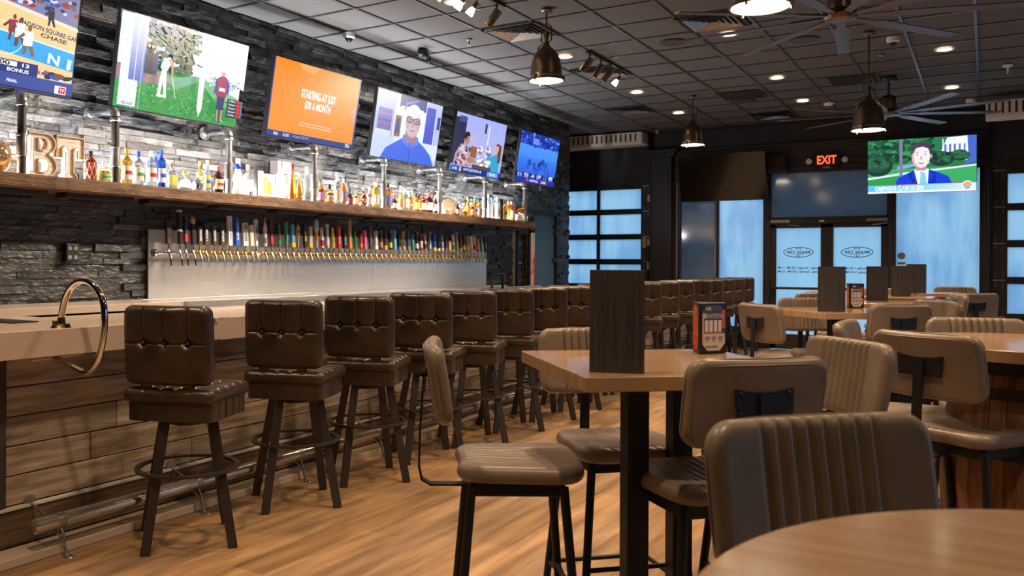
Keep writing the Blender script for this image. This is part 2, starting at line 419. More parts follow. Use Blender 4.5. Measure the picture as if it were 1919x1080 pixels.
# service door: frame, leaf, lever
m = MB(); m.bx(XW-.1, XW+.03, DY0-.05, DY0+.015, 0, DZ+.05); m.bx(XW-.1, XW+.03, DY1-.015, DY1+.05, 0, DZ+.05); m.bx(XW-.1, XW+.03, DY0, DY1, DZ-.015, DZ+.05)
struct(m.build('trim_1', M['black'], bevel=.004))
m = MB(); m.bx(XW-.06, XW-.02, DY0+.015, DY1-.015, .01, DZ-.015)
dr = struct(m.build('door_1', M['doorblue'], bevel=.003))
m = MB(); m.cyl((XW-.02, DY0+.09, 1.04), (XW+.05, DY0+.09, 1.04), .012); m.cyl((XW+.045, DY0+.09, 1.04), (XW+.045, DY0+.21, 1.04), .009)
m.build('door_handle', M['blackmet'], dr, smooth=40)
# ---- storefront wall with its openings
def panel_wall(m, x0, x1, z0, z1, holes, y0=YF, y1=YF+.16):
    xs = sorted({x0, x1}|{h[0] for h in holes}|{h[1] for h in holes}); zs = sorted({z0, z1}|{h[2] for h in holes}|{h[3] for h in holes})
    for i in range(len(xs)-1):
        for j in range(len(zs)-1):
            cx, cz = (xs[i]+xs[i+1])/2, (zs[j]+zs[j+1])/2
            if any(h[0] < cx < h[1] and h[2] < cz < h[3] for h in holes): continue
            m.bx(xs[i], xs[i+1], y0, y1, zs[j], zs[j+1])
GL = (-7.9, -5.15, 0, 2.9); GR = (.06, 3.1, 0, 2.92)
WL = (-4.66, -3.16, .30, 2.93); TR = (-3.12, -1.29, 2.17, 3.0); DD = (-3.12, -1.29, 0, 2.12); WR = (-1.25, -.05, .30, 2.95)
m = MB(); m.col = (1, 1, 1)
panel_wall(m, X0R, X1R, 0, H+.02, [GL, GR, WL, TR, DD, WR])
struct(m.build('wall_front', M['blackwall'], recalc=False))
# storefront metal frames and fogged panes
def window(name, x0, x1, z0, z1, panes, glassm, mul=(), fw=.045, ydepth=.08):
    m = MB(); y0, y1 = YF+.01, YF+.01+ydepth
    m.bx(x0, x0+fw, y0, y1, z0, z1); m.bx(x1-fw, x1, y0, y1, z0, z1); m.bx(x0, x1, y0, y1, z0, z0+fw); m.bx(x0, x1, y0, y1, z1-fw, z1)
    for a in mul: m.bx(a-fw/2, a+fw/2, y0, y1, z0, z1)
    o = struct(m.build(name, M['black'], bevel=.004))
    for (a, b_, c_, d_, g) in panes:
        q = MB(); q.add([(a, y0+.04, c_), (b_, y0+.04, c_), (b_, y0+.04, d_), (a, y0+.04, d_)], [(0, 1, 2, 3)]); q.build('pane', g, o, recalc=False)
    return o
window('window_1', -4.66, -3.16, .30, 2.93, [(-4.62, -3.98, .34, 2.89, M['fogdark']), (-3.95, -3.2, .34, 2.89, M['fog'])], None, mul=(-3.965,))
window('window_2', -3.12, -1.29, 2.17, 3.0, [(-3.08, -1.33, 2.2, 2.96, M['fogdark'])], None)
window('window_3', -1.25, -.05, .30, 2.95, [(-1.21, -.1, .34, 2.91, M['fog'])], None)
m = MB()                                                             # exposed light aluminium edge beside the dark pane
m.bx(-4.02, -3.99, YF-.005, YF+.01, .34, 2.6); m.bx(-4.685, -4.66, YF-.02, YF+.01, .3, 2.9)
struct(m.build('trim_2', M['grey']))
# mouldings: cornice over the storefront, pilaster beside the left roll-up door
m = MB()
for z, d, h_ in ((3.40, .10, .045), (3.355, .075, .045), (3.31, .045, .045), (3.12, .03, .04), (3.0, .035, .05)):
    m.bx(-4.7, -.02, YF-d, YF, z, z+h_)
m.bx(-4.7, X1R, YF-.035, YF, H-.06, H)
struct(m.build('trim_3', M['black'], bevel=.004))
m = MB(); m.bx(-5.12, -4.74, YF-.14, YF, 0, 3.33)
for z, d in ((3.33, .17), (3.37, .20), (3.415, .25)): m.bx(-5.16-(d-.17), -4.70+(d-.17), YF-d, YF, z, z+.045)
m.bx(-5.16, -4.70, YF-.17, YF, 0, .2); m.bx(-5.07, -4.79, YF-.155, YF-.14, .3, 3.2)
m.bx(-.03, .06, YF-.05, YF, 0, 3.4); m.bx(-4.98, -4.86, YF-.165, YF-.155, 3.02, 3.06); m.bx(-4.95, -4.87, YF-.165, YF-.155, 1.55, 1.72)
struct(m.build('trim_4', M['black'], bevel=.004))
# ---- glazed entrance doors
def mirrored_decals(p, xc):
    "door lettering is on the street side, so it reads backwards from in here"
    y = YF+.035; ux, uy = (-1, 0, 0), (0, 0, 1); m = MB(); N = 48; a, b_ = .235, .088
    vs = []
    for k in range(N):
        t = 2*pi*k/N; vs += [(xc+a*cos(t), y, 1.63+b_*sin(t)), (xc+(a-.012)*cos(t), y, 1.63+(b_-.012)*sin(t))]
    m.add(vs, [(2*k, 2*((k+1) % N), 2*((k+1) % N)+1, 2*k+1) for k in range(N)])
    write(m, 'BRASS TAP', (xc, y, 1.63), ux, uy, .06, .37)
    write(m, 'THE', (xc-.115, y, 1.672), ux, uy, .022, .05); write(m, 'CRAFT BEER BAR', (xc-.01, y, 1.597), ux, uy, .018, .22)
    for s_ in (-1, 1): m.bx(xc+.04*s_-.004, xc+.04*s_+.004, y-.0005, y, 1.665, 1.695)
    m.bx(xc-.04, xc+.04, y-.0005, y, 1.69, 1.698); m.bx(xc-.028, xc+.028, y-.0005, y, 1.562, 1.568)
    m.prism([(-.02, 0), (.02, 0), (.012, -.014), (-.012, -.014)], .0005, (xc, y, 1.575))
    write(m, 'Sunday - Thursday 11:30 AM - 11 PM', (xc, y, 1.365), ux, uy, .05, .64)
    write(m, 'Friday - Saturday 11:30 AM - 12 AM', (xc, y, 1.303), ux, uy, .05, .64)
    return m.build('door_lettering', M['decal'], p, recalc=False)
def entry(name, x0, x1, hinge):
    m = MB(); y0, y1 = YF+.02, YF+.065; gw = .095
    m.bx(x0, x0+gw, y0, y1, .01, 2.10); m.bx(x1-gw, x1, y0, y1, .01, 2.10); m.bx(x0, x1, y0, y1, 2.035, 2.10); m.bx(x0, x1, y0, y1, .01, .26)
    d = struct(m.build(name, M['black'], bevel=.004))
    q = MB(); q.add([(x0+gw, y0+.02, .26), (x1-gw, y0+.02, .26), (x1-gw, y0+.02, 2.035), (x0+gw, y0+.02, 2.035)], [(0, 1, 2, 3)]); q.build('pane', M['fogclear'], d, recalc=False)
    m = MB(); m.cyl((x0+.03, YF-.05, 1.03), (x1-.03, YF-.05, 1.03), .021)
    for a in (x0+.06, x1-.06): m.cyl((a, YF-.05, 1.03), (a, YF+.03, 1.03), .014)
    m.build('push_bar', M['blackmet'], d, smooth=40)
    m = MB(); c_ = x0+.12 if hinge < 0 else x1-.2
    m.bx(c_-.1, c_+.2, YF-.05, YF+.02, 2.125, 2.17); m.cyl((c_+.16, YF-.03, 2.12), (c_+.2, YF-.09, 2.09), .008); m.cyl((c_+.2, YF-.09, 2.09), (c_-.02 if hinge > 0 else c_+.34, YF, 2.07), .008)
    m.build('door_closer', M['pipe'], d)
    mirrored_decals(d, (x0+x1)/2)
    return d
entry('door_2', -3.09, -2.205, -1); entry('door_3', -2.2045, -1.32, 1)
m = MB(); m.bx(-3.12, -3.09, YF, YF+.09, 0, 2.17); m.bx(-1.32, -1.29, YF, YF+.09, 0, 2.17); m.bx(-3.12, -1.29, YF-.02, YF+.09, 2.10, 2.18)
struct(m.build('trim_5', M['black']))
m = MB(); m.bx(-2.32, -2.24, YF-.024, YF-.02, 2.13, 2.155); tag(m.build('frame_sticker', M['white']), 'small white sticker on the frame above the entrance doors', 'sticker')
# ---- roll-up glass doors
def rollup(name, x0, x1, zt, rows, ph, pg, cols, cw, first, stile, plates):
    m = MB(); y0, y1 = YF+.0, YF+.05
    frames = []
    z1 = zt
    holes = []
    for r_ in range(rows):
        za = first-ph*(r_+1)-pg*r_; zb = za+ph
        for (a, b_) in cols:
            if za > 0: holes.append((a, b_, za, zb))
    panel_wall(m, x0, x1, .0, zt, holes, y0, y1)
    for r_ in range(rows+1):
        z = first-ph*r_-pg*r_+pg*.5
        m.bx(x0, x1, y0-.012, y0, z-.006, z+.006)
    m.bx(x0, x1, y0-.02, y0, zt-.02, zt+.08)
    o = struct(m.build(name, M['black'], recalc=False))
    q = MB()
    for (a, b_, c_, d_) in holes: q.add([(a, y0+.03, c_), (b_, y0+.03, c_), (b_, y0+.03, d_), (a, y0+.03, d_)], [(0, 1, 2, 3)])
    q.build('pane', M['fog'], o, recalc=False)
    q = MB()                                                          # hinge plates with their bolts
    for (px, w) in plates:
        for r_ in range(rows+1):
            z = first-ph*r_-pg*r_+pg*.5
            if z < .1: continue
            q.bx(px-w/2, px+w/2, y0-.018, y0-.012, z-.012, z+.012)
            for s_ in (-1, 1):
                for t in (-1, 1):
                    for u in (.05, .09): q.cyl((px+s_*w*.3, y0-.02, z+t*u), (px+s_*w*.3, y0-.01, z+t*u), .009, n=8)
    q.build('hinge', M['pipe'], o)
    return o
rollup('door_4', -7.9, -5.15, 2.9, 7, .365, .098, [(-7.75, -7.25), (-7.1, -6.2), (-6.14, -5.34)], 1, 2.80, .2, [(-5.24, .13), (-6.17, .05)])
rollup('door_5', .06, 3.1, 2.92, 6, .44, .105, [(.26, 1.3), (1.4, 2.4)], 1, 2.79, .2, [(.155, .15)])
for z in (2.62, 1.82, 1.38):
    m = MB(); m.bx(-5.22, -5.16, YF-.006, YF-.001, z-.06, z+.06)
    tag(m.build('door_tag', M['cream']), 'cream tag on the left roll-up door edge, ' + {2.62: 'highest of three', 1.82: 'middle one beside the yellow label', 1.38: 'lowest of three'}[z], 'tag', 'tags on the left roll-up door')
m = MB(); m.col = (.75, .5, .1); m.bx(-5.31, -5.245, YF-.006, YF-.001, 1.72, 1.92); m.col = (.1, .08, .05)
for k in range(6): m.bx(-5.30, -5.255, YF-.0075, YF-.006, 1.75+.026*k, 1.758+.026*k)
tag(m.build('warning_label', M['paint']), 'yellow warning label on the left roll-up door', 'label')
m = MB(); m.cyl((-5.13, YF-.08, .1), (-5.13, YF-.08, H-.05), .018); m.cyl((0.03, YF-.1, .1), (.03, YF-.1, H-.05), .02)
struct(m.build('trim_6', M['blackmet'], smooth=40))
# round and strip sticker on the right window
m = MB(); m.lathe([(0, 0), (.055, 0), (.055, .002)], 24, (-1.13, YF+.045, 1.57), axis='Y'); m.bx(-1.185, -1.075, YF+.043, YF+.046, 1.435, 1.475)
tag(m.build('window_sticker', mat('tan_sticker', (.22, .19, .13), .5)), 'tan round sticker over a small strip on the right window', 'sticker')
m = MB(); m.col = (.35, .36, .36); m.bx(-14, 10, YF+.3, YF+14, -.1, -.02)
struct(m.build('ground_outside', mat('pavement', (.42, .44, .46), .8, noise=(3, .2))))
# ================================================================== THE BAR
XB, XA, ZB = -3.96, -3.77, 1.10
bar = thing('bar_counter', 'long L-shaped bar with a white marbled top over grey reclaimed boards', 'bar', (-4.2, 8.6, 0))
bar.location = (0, 0, 0)
m = MB()                                                       # top: long leg and the return at the near end
y1 = 15.0
m.bx(-4.62, XA-.03, 2.0, y1, ZB-.03, ZB); m.bx(-6.0, -4.62, 2.0, 2.98, ZB-.03, ZB)
m.bx(XA-.03, XA, 2.0, y1, ZB-.13, ZB)
m.bx(-4.62, -4.60, 2.98, y1, ZB-.07, ZB-.03)
m.build('countertop', M['marble'], bar, bevel=.003)
m = MB(); rd = random.Random(11); z = .245
m.col = (.05, .035, .025); m.bx(-4.5, XB-.02, 2.33, y1, .03, ZB-.04)
while z < ZB-.05:
    hh = min(.143, ZB-.04-z); y = 2.3-rd.random()*1.6
    while y < y1:
        L = rd.uniform(1.1, 2.6); a, b_ = max(y, 2.37), min(y+L, y1); y += L
        if b_-a < .02: continue
        g = rd.uniform(.7, 1.25); t = rd.uniform(0, 1)
        m.col = (g*(.35+.03*t), g*(.295+.0*t), g*(.235-.03*t))
        m.bx(XB-.02, XB+rd.uniform(0, .004), a+.002, b_-.002, z+.003, z+hh-.003)
    z += hh
m.build('board_front', M['wood'], bar, bevel=.002, seg=1)
m = MB(); y = 2.0
while y < y1:
    L = rd.uniform(1.5, 2.5); g = rd.uniform(.6, 1.0); m.col = (.24*g, .16*g, .10*g)
    m.bx(XB-.02, XB+.018, y+.001, min(y+L, y1)-.001, .055, .225); y += L
m.build('kick_board', M['wood'], bar)
m = MB(); m.bx(XB-.02, XB+.026, 2.0, y1, .226, .240); m.build('ledge_strip', M['cream'], bar, bevel=.002)
m = MB(); m.bx(XB-.02, -3.80, 2.0, y1, 0, .045); m.build('base_step', mat('pale_step', (.60, .49, .38), .4), bar, bevel=.004)
m = MB(); m.bx(XB-.05, XB+.012, 2.25, 2.365, .03, ZB-.04); m.build('corner_post', M['greywood'], bar, bevel=.003)
# foot rail on floor-standing brackets
rail = thing('foot_rail', 'polished steel foot rail running along the foot of the bar', 'foot rail', (0, 0, 0))
ZR, XR = .165, -3.80
m = MB(); m.lathe([(0, -.012), (.028, -.008), (.036, 0), (.036, 12.3)], 20, (XR, 2.42, ZR), axis='Y'); m.build('rail_tube', M['rail'], rail, smooth=35)
y = 2.55; bi = 0
while y < 14.8:
    m = MB(); m.lathe([(.038, -.02), (.039, 0), (.038, .02)], 20, (XR, y, ZR), axis='Y')
    m.tube([(XR+.01, y, ZR-.03), (XR+.035, y, ZR-.07), (XR+.04, y, .05), (XR+.06, y, .006)], [.006, .006, .007, .01], 8)
    m.tube([(XR-.015, y-.03, ZR-.03), (XR+.03, y, .075)], .006, 8)
    m.lathe([(0, .012), (.03, .006), (.034, 0)], 12, (XR+.07, y, 0), sx=1.1, sy=.7)
    m.cyl((XR-.02, y-.06, ZR+.03), (XB+.02, y-.06, ZR+.075), .006); m.lathe([(0, .008), (.03, .008), (.032, 0)], 16, (XB+.006, y-.06, ZR+.085), axis='X')
    m.build('bracket', M['pipe'], rail, smooth=40); y += .866; bi += 1
# chrome loop and hanger at the near end of the bar
lp = thing('chrome_service_loop', 'tall chrome tube loop arching over the near end of the bar top', 'loop', (0, 0, 0))
Y = 2.58
P_ = [at(u, v, Y=Y) for u, v in ((115, 598), (118, 578), (124, 556), (134, 538), (150, 527), (168, 529), (184, 545), (194, 570), (196, 600), (193, 635), (187, 665), (180, 682), (170, 694), (158, 698), (140, 690), (122, 680), (104, 673))]
def smoothpath(P, n=5):
    out = []
    for i in range(len(P)-1):
        p0, p1, p2, p3 = P[max(i-1, 0)], P[i], P[i+1], P[min(i+2, len(P)-1)]
        for k in range(n):
            t = k/n; out.append(.5*((2*p1)+(p2-p0)*t+(2*p0-5*p1+4*p2-p3)*t*t+(3*p1-p0-3*p2+p3)*t**3))
    return out+[P[-1]]
m = MB(); m.tube(smoothpath(P_), .0165, 14); m.build('tube', M['chrome'], lp, smooth=60)
b0 = P_[0]
m = MB(); m.lathe([(0, .05), (.018, .05), (.02, .02), (.045, .008), (.05, 0)], 20, (b0.x, Y, ZB)); m.bx(b0.x-.06, b0.x-.03, Y-.01, Y+.01, ZB+.002, ZB+.03); m.bx(b0.x+.03, b0.x+.055, Y-.01, Y+.01, ZB+.002, ZB+.02)
m.build('base_flange', M['bronze'], lp, smooth=40)
m = MB(); e0 = P_[-1]
m.cyl((e0.x-.03, Y-.11, e0.z+.0), (e0.x-.01, Y+.16, e0.z+.012), .007); m.cyl((e0.x-.03, Y-.06, e0.z), (e0.x-.03, Y-.06, ZB-.12), .008); m.cyl((e0.x-.01, Y+.11, e0.z+.01), (e0.x-.01, Y+.11, ZB-.12), .008)
m.build('hanger', M['white'], lp, smooth=40)
m = MB(); q = at(20, 603, Z=ZB); m.bx(q.x-.35, q.x+.16, q.y-.09, q.y+.06, ZB, ZB+.006); tag(m.build('bar_mat', M['rubber']), 'thin dark mat lying on the bar top at the left edge', 'mat')
# ---- back bar counter
bc = thing('back_counter', 'low back counter under the taps with pale slab and steel drip top', 'counter', (0, 0, 0))
m = MB(); m.bx(XW+.045, -5.5, 2.0, 11.3, .08, 1.03); y = 2.2
while y < 11.3: m.bx(-5.5, -5.46, y, y+.05, .08, 1.03); y += .62
m.bx(-5.5, -5.46, 2.0, 11.3, .93, 1.03); m.build('cabinet_body', M['black'], bc)
for i, y in enumerate([2.26+.62*k for k in range(14)]):
    m = MB(); m.bx(-5.485, -5.47, y, y+.56, .14, .90); d = m.build('cabinet_door', M['dark'], bc, bevel=.003)
    m = MB(); m.cyl((-5.455, y+.05, .5), (-5.455, y+.05, .78), .008, n=8); m.build('handle', M['steel'], d, smooth=40)
m = MB(); m.bx(XW+.045, -5.42, 2.0, 4.72, 1.055, 1.108); m.build('stone_slab', M['marble'], bc, bevel=.003)
m = MB(); m.bx(XW+.045, -5.40, 4.74, 11.25, 1.035, 1.05); m.bx(-5.44, -5.40, 4.74, 11.25, 1.05, 1.108); m.bx(XW+.045, -5.95, 4.74, 11.25, 1.05, 1.108); m.bx(-5.95, -5.44, 4.74, 11.25, 1.05, 1.085)
m.build('drip_tray', M['panel'], bc, bevel=.002)
# steel tap panel on the stone
m = MB(); ys = [4.84, 8.0, 10.69]
for a, b_ in zip(ys, ys[1:]): m.bx(XW+.04, XW+.058, a+.001, b_-.001, 1.11, 1.70)
tag(m.build('steel_backsplash', M['panel'], bevel=.002), 'wide brushed steel backsplash panel behind the beer taps', 'panel')
m = MB(); m.bx(XW+.02, XW+.07, 4.06, 4.17, 1.42, 1.56); ob = m.build('outlet_box', M['blackmet'], bevel=.006)
tag(ob, 'black double power outlet on the stone left of the taps', 'outlet')
m = MB()
for a in (4.09, 4.14):
    for z in (1.455, 1.525): m.lathe([(0, .003), (.016, .003), (.018, 0)], 12, (XW+.07, a, z), axis='X')
m.build('socket', M['grey'], ob)
# black folding step standing at the end of the back counter
m = MB(); c_ = at(932, 530, X=-5.3)
for s_ in (-1, 1): m.tube([(-5.3, c_.y+.17*s_, .35), (-5.3, c_.y+.14*s_, 1.24), (-5.3, c_.y+.11*s_, 1.28)], .016, 8)
m.cyl((-5.3, c_.y-.13, 1.28), (-5.3, c_.y+.13, 1.28), .016); m.bx(-5.42, -5.2, c_.y-.17, c_.y+.17, .5, .53); m.bx(-5.2, -4.9, c_.y-.17, c_.y+.17, .25, .28)
for s_ in (-1, 1): m.cyl((-5.3, c_.y+.16*s_, .6), (-4.88, c_.y+.17*s_, 0), .014); m.cyl((-5.3, c_.y+.17*s_, .4), (-5.36, c_.y+.18*s_, 0), .014)
tag(m.build('step_ladder', M['blackmet'], smooth=40), 'black tubular step ladder standing behind the bar beside the steel counter', 'ladder')
# ---- bottle shelf: rough beam with pipe brackets
ZS = 2.03; SY0, SY1 = 2.6, 11.48
sh = thing('bottle_shelf', 'long rough-sawn wooden beam shelf holding the liquor bottles', 'shelf', (0, 0, 0))
m = MB(); rd = random.Random(4); N = 120; vs = []; fs = []
for i in range(N+1):
    y = SY0+(SY1-SY0)*i/N; w = .012*sin(y*2.1)+rd.uniform(-.006, .006)
    prof = [(XW+.03, ZS-.09), (-5.64+w, ZS-.10+rd.uniform(-.004, .004)), (-5.60+w*.6+rd.uniform(-.004, .004), ZS-.088), (-5.60+w+rd.uniform(-.004, .004), ZS-.05),
            (-5.60+w*.7+rd.uniform(-.004, .004), ZS-.015), (-5.61+w*.5, ZS), (XW+.03, ZS)]
    vs += [(a, y, b_) for a, b_ in prof]
for i in range(N):
    for k in range(7): fs.append((i*7+k, i*7+(k+1) % 7, (i+1)*7+(k+1) % 7, (i+1)*7+k))
fs += [tuple(range(6, -1, -1)), tuple(N*7+k for k in range(7))]
m.add(vs, fs); m.build('beam', M['shelfwood'], sh)
for k in range(12):
    y = 3.12+.745*k
    if y+.6 > SY1: break
    m = MB(); m.bx(-5.84, -5.70, y, y+.6, ZS-.135, ZS-.10); m.build('light_bar', M['frame'], sh, bevel=.004)
m = MB(); m.bx(-5.85, -5.81, SY0+.1, SY1-.2, ZS, ZS+.018); m.build('led_strip', mat('lit_led_strip', (1, 1, 1), .5, emit=(.95, .97, 1.0), es=4), sh)
def pipe_bracket(y, label):
    t = thing('pipe_bracket', label, 'bracket', (0, y, 0), group='pipe brackets on the bottle shelf'); xp = -5.72; zt = 2.60
    m = MB(); m.lathe([(.0, .022), (.03, .022), (.034, .008), (.062, .008), (.064, 0)], 20, (XW+.02, 0, zt), axis='X'); m.build('flange', M['pipe'], t, smooth=40)
    m = MB(); m.cyl((XW+.03, 0, zt), (xp-.04, 0, zt), .028, n=16); m.lathe([(.03, 0), (.034, .003), (.034, .03), (.03, .033)], 16, (xp-.075, 0, zt), axis='X'); m.build('arm', M['steel'], t, smooth=40)
    m = MB(); m.tube([Vector((xp-.05+.05*sin(a), 0, zt-.05+.05*cos(a))) for a in [i*pi/2/8 for i in range(9)]], .037, 16); m.lathe([(.037, 0), (.042, .004), (.042, .024), (.037, .028)], 16, (xp, 0, zt-.085)); m.build('elbow', M['pipe'], t, smooth=40)
    m = MB(); m.cyl((xp, 0, ZS), (xp, 0, zt-.06), .029, n=18); m.build('post', M['frame'] if y < 5 else M['pipe'], t, smooth=40)
    m = MB(); m.lathe([(.03, 0), (.037, .003), (.037, .155), (.03, .158)], 18, (xp, 0, ZS+.13)); m.lathe([(.037, 0), (.04, .002), (.04, .012), (.037, .014)], 18, (xp, 0, ZS+.274)); m.lathe([(.037, 0), (.04, .002), (.04, .012), (.037, .014)], 18, (xp, 0, ZS+.13)); m.build('coupling', M['pipe'], t, smooth=40)
pn = ['just left of the wooden B', 'left of the golden rum', 'right of the red-capped dark bottle', 'right of the clear figure-shaped bottle', 'right of the tall white-labelled whisky',
      'left of the small wooden cask', 'left of the tall white frosted bottles', 'at the far end of the shelf']
for y, n_ in zip((3.53, 4.30, 5.49, 6.65, 7.84, 9.01, 10.15, 11.34), pn): pipe_bracket(y, 'elbowed metal pipe post on the bottle shelf, ' + n_)
# ---- cooler at the far end and its contents
cl = thing('glass_cooler', 'tall glass-fronted cooler standing past the end of the shelf', 'cooler', (0, 0, 0))
y0_, y1_ = 11.56, 12.22; xc0, xc1 = XW-.12, XW+.07
m = MB(); m.bx(xc0, xc1, y0_, y0_+.03, 0, 1.94); m.bx(xc0, xc1, y1_-.2, y1_, 0, 1.94); m.bx(xc0, xc1, y0_, y1_, 1.90, 1.94); m.bx(xc0, xc0+.02, y0_, y1_, 0, 1.94); m.bx(xc0, xc1, y0_, y1_, 0, .1)
m.build('case', M['cream'], cl, bevel=.004)
m = MB()
for z in (.4, .75, 1.1, 1.42, 1.7): m.bx(xc0+.02, xc1-.04, y0_+.03, y1_-.2, z, z+.015)
m.build('shelf_rack', M['steel'], cl)
m = MB(); m.bx(xc1, xc1+.03, y0_, y0_+.05, .1, 1.94); m.bx(xc1, xc1+.03, y1_-.27, y1_-.2, .1, 1.94); m.bx(xc1, xc1+.03, y0_, y1_-.2, 1.87, 1.94); m.bx(xc1, xc1+.03, y0_, y1_-.2, .1, .18)
d = m.build('door', M['blackmet'], cl, bevel=.003)
m = MB(); m.cyl((xc1+.06, y0_+.12, .95), (xc1+.06, y0_+.12, 1.35), .01); m.cyl((xc1+.03, y0_+.12, .97), (xc1+.06, y0_+.12, .97), .008); m.cyl((xc1+.03, y0_+.12, 1.33), (xc1+.06, y0_+.12, 1.33), .008); m.build('handle', M['blackmet'], d, smooth=40)
m = MB()
m.tube([(xc1+.03, y1_-.05, 1.62), (xc1+.035, y1_-.1, 1.35), (xc1+.035, y1_-.2, 1.25), (xc1+.04, y1_-.24, 1.22)], .008, 8); m.tube([(xc1+.03, y1_-.1, 1.5), (xc1+.035, y1_-.09, 1.2), (xc1+.035, y1_-.09, .8)], .008, 8)
tag(m.build('cable', mat('red_cable', (.7, .06, .03), .4), smooth=40), 'red cable hanging down the side of the cooler', 'cable')
# ================================================================== CEILING FIXTURES
def downlight(x, y, label, vis=True):
    t = thing('recessed_downlight', label, 'ceiling light', (x, y, H), group='recessed ceiling downlights')
    m = MB(); m.lathe([(.072, -.001), (.095, -.007), (.10, 0)], 28, caps=False); m.build('trim_ring', M['cream'], t, smooth=40)
    m = MB(); m.lathe([(0, -.003), (.072, -.003)], 24); m.build('lens', M['lite'], t)
    l = lamp('SPOT', 'downlight_beam', (x, y, H-.03), (x, y, 0), 150, WARM, size=.06, spot=112, blend=.7)
    l.parent = t; l.location = (0, 0, -.03); l.rotation_euler = (0, 0, 0)
rows = [(-4.08, 'bar-side', (9.08, 11.49, 13.4)), (-2.25, 'middle', (8.27+.8, 11.51, 13.32)), (-.4, 'right-hand', (10.94, 13.33))]
for x, nm, ys in rows:
    for i, y in enumerate(ys):
        downlight(x, y, 'lit warm recessed downlight in the %s row, %s' % (nm, ['nearest of the row', 'second of the row', 'farthest of the row'][i]))
for x, y in ((-4.08, 6.67), (-4.08, 4.25), (-4.08, 1.85), (-2.25, 6.6), (-2.25, 4.2), (-2.25, 1.8), (-.4, 6.6), (-.4, 4.2), (-.4, 1.6), (1.45, 4.2), (1.45, 8.4), (1.45, 12.2), (-2.25, -.8)):
    downlight(x, y, 'lit recessed downlight nearer than the photo shows')
def pendant(x, y, zb, label, stem=True):
    t = thing('pendant_lamp', label, 'pendant lamp', (x, y, 0), group='bronze dome pendant lamps')
    prof = [(.148, 0), (.150, .012), (.139, .025), (.138, .06), (.134, .11), (.124, .16), (.105, .205), (.076, .240), (.048, .262), (.032, .275), (.028, .295)]; prof = [(a*1.06, b_*1.17) for a, b_ in prof]
    inner = [(.028, .265), (.045, .25), (.072, .232), (.100, .198), (.119, .154), (.129, .106), (.133, .058), (.143, .006)]; inner = [(a*1.06, b_*1.17) for a, b_ in inner]
    m = MB(); m.lathe([(r_, zb+z) for r_, z in prof], 36, caps=False); m.build('lamp_shade', M['bronze'], t, smooth=50)
    m = MB(); m.lathe([(r_, zb+z) for r_, z in inner], 36, caps=False); m.build('shade_lining', M['shadein'], t, smooth=50)
    m = MB(); m.lathe([(.156, 0), (.167, 0), (.167, .013), (.156, .013), (.156, 0)], 36, (0, 0, zb-.004), caps=False)
    for a in (.3, .3+2.09, .3+4.19): m.cyl((.164*cos(a), .164*sin(a), zb-.02), (.164*cos(a), .164*sin(a), zb+.03), .009, n=8); m.box((.148*cos(a), .148*sin(a), zb+.03), (.03, .02, .02), rz=a)
    m.build('rim_clamp', M['bronze'], t, smooth=40)
    m = MB(); m.lathe([(0, zb+.004), (.152, zb+.004)], 32); m.build('glass_lens', M['litepend'], t)
    m = MB(); m.cyl((0, 0, zb+.32), (0, 0, zb+.42), .02); m.cyl((0, 0, zb+.40), (0, 0, zb+.44), .028)
    for s_ in (-1, 1): m.tube([(s_*.02, 0, zb+.35), (s_*.05, 0, zb+.37), (s_*.05, 0, zb+.50), (s_*.01, 0, zb+.53)], .0075, 8)
    m.tube([(-.02, 0, zb+.35), (-.07, 0, zb+.33), (-.09, 0, zb+.30)], .006, 8)
    m.build('yoke', M['bronze'], t, smooth=40)
    m = MB(); m.cyl((0, 0, zb+.40), (0, 0, H-.02), .009); m.build('stem', M['bronze'], t, smooth=40)
    m = MB(); m.lathe([(.0, 0), (.05, .0), (.062, -.012), (.05, -.03), (0, -.034)][::-1], 24, (0, 0, H)); m.build('canopy', M['bronze'], t, smooth=40)
    l = lamp('SPOT', 'pendant_beam', (x, y, zb-.01), (x, y, 0), 130, (1, .68, .38), size=.12, spot=130, blend=.6); l.parent = t; l.location = (0, 0, zb-.02); l.rotation_euler = (0, 0, 0)
pendant(-3.47, 7.31, 3.13, 'bronze dome pendant over the bar, nearer one')
pendant(-3.51, 12.19, 3.11, 'bronze dome pendant in front of the storefront, left of the dark screen')
pendant(-1.02, 9.74, 2.80, 'bronze dome pendant on a long stem left of the far ceiling fan')
pendant(-1.06, 4.96, 2.85, 'large bronze dome pendant cut by the top edge of the photo')
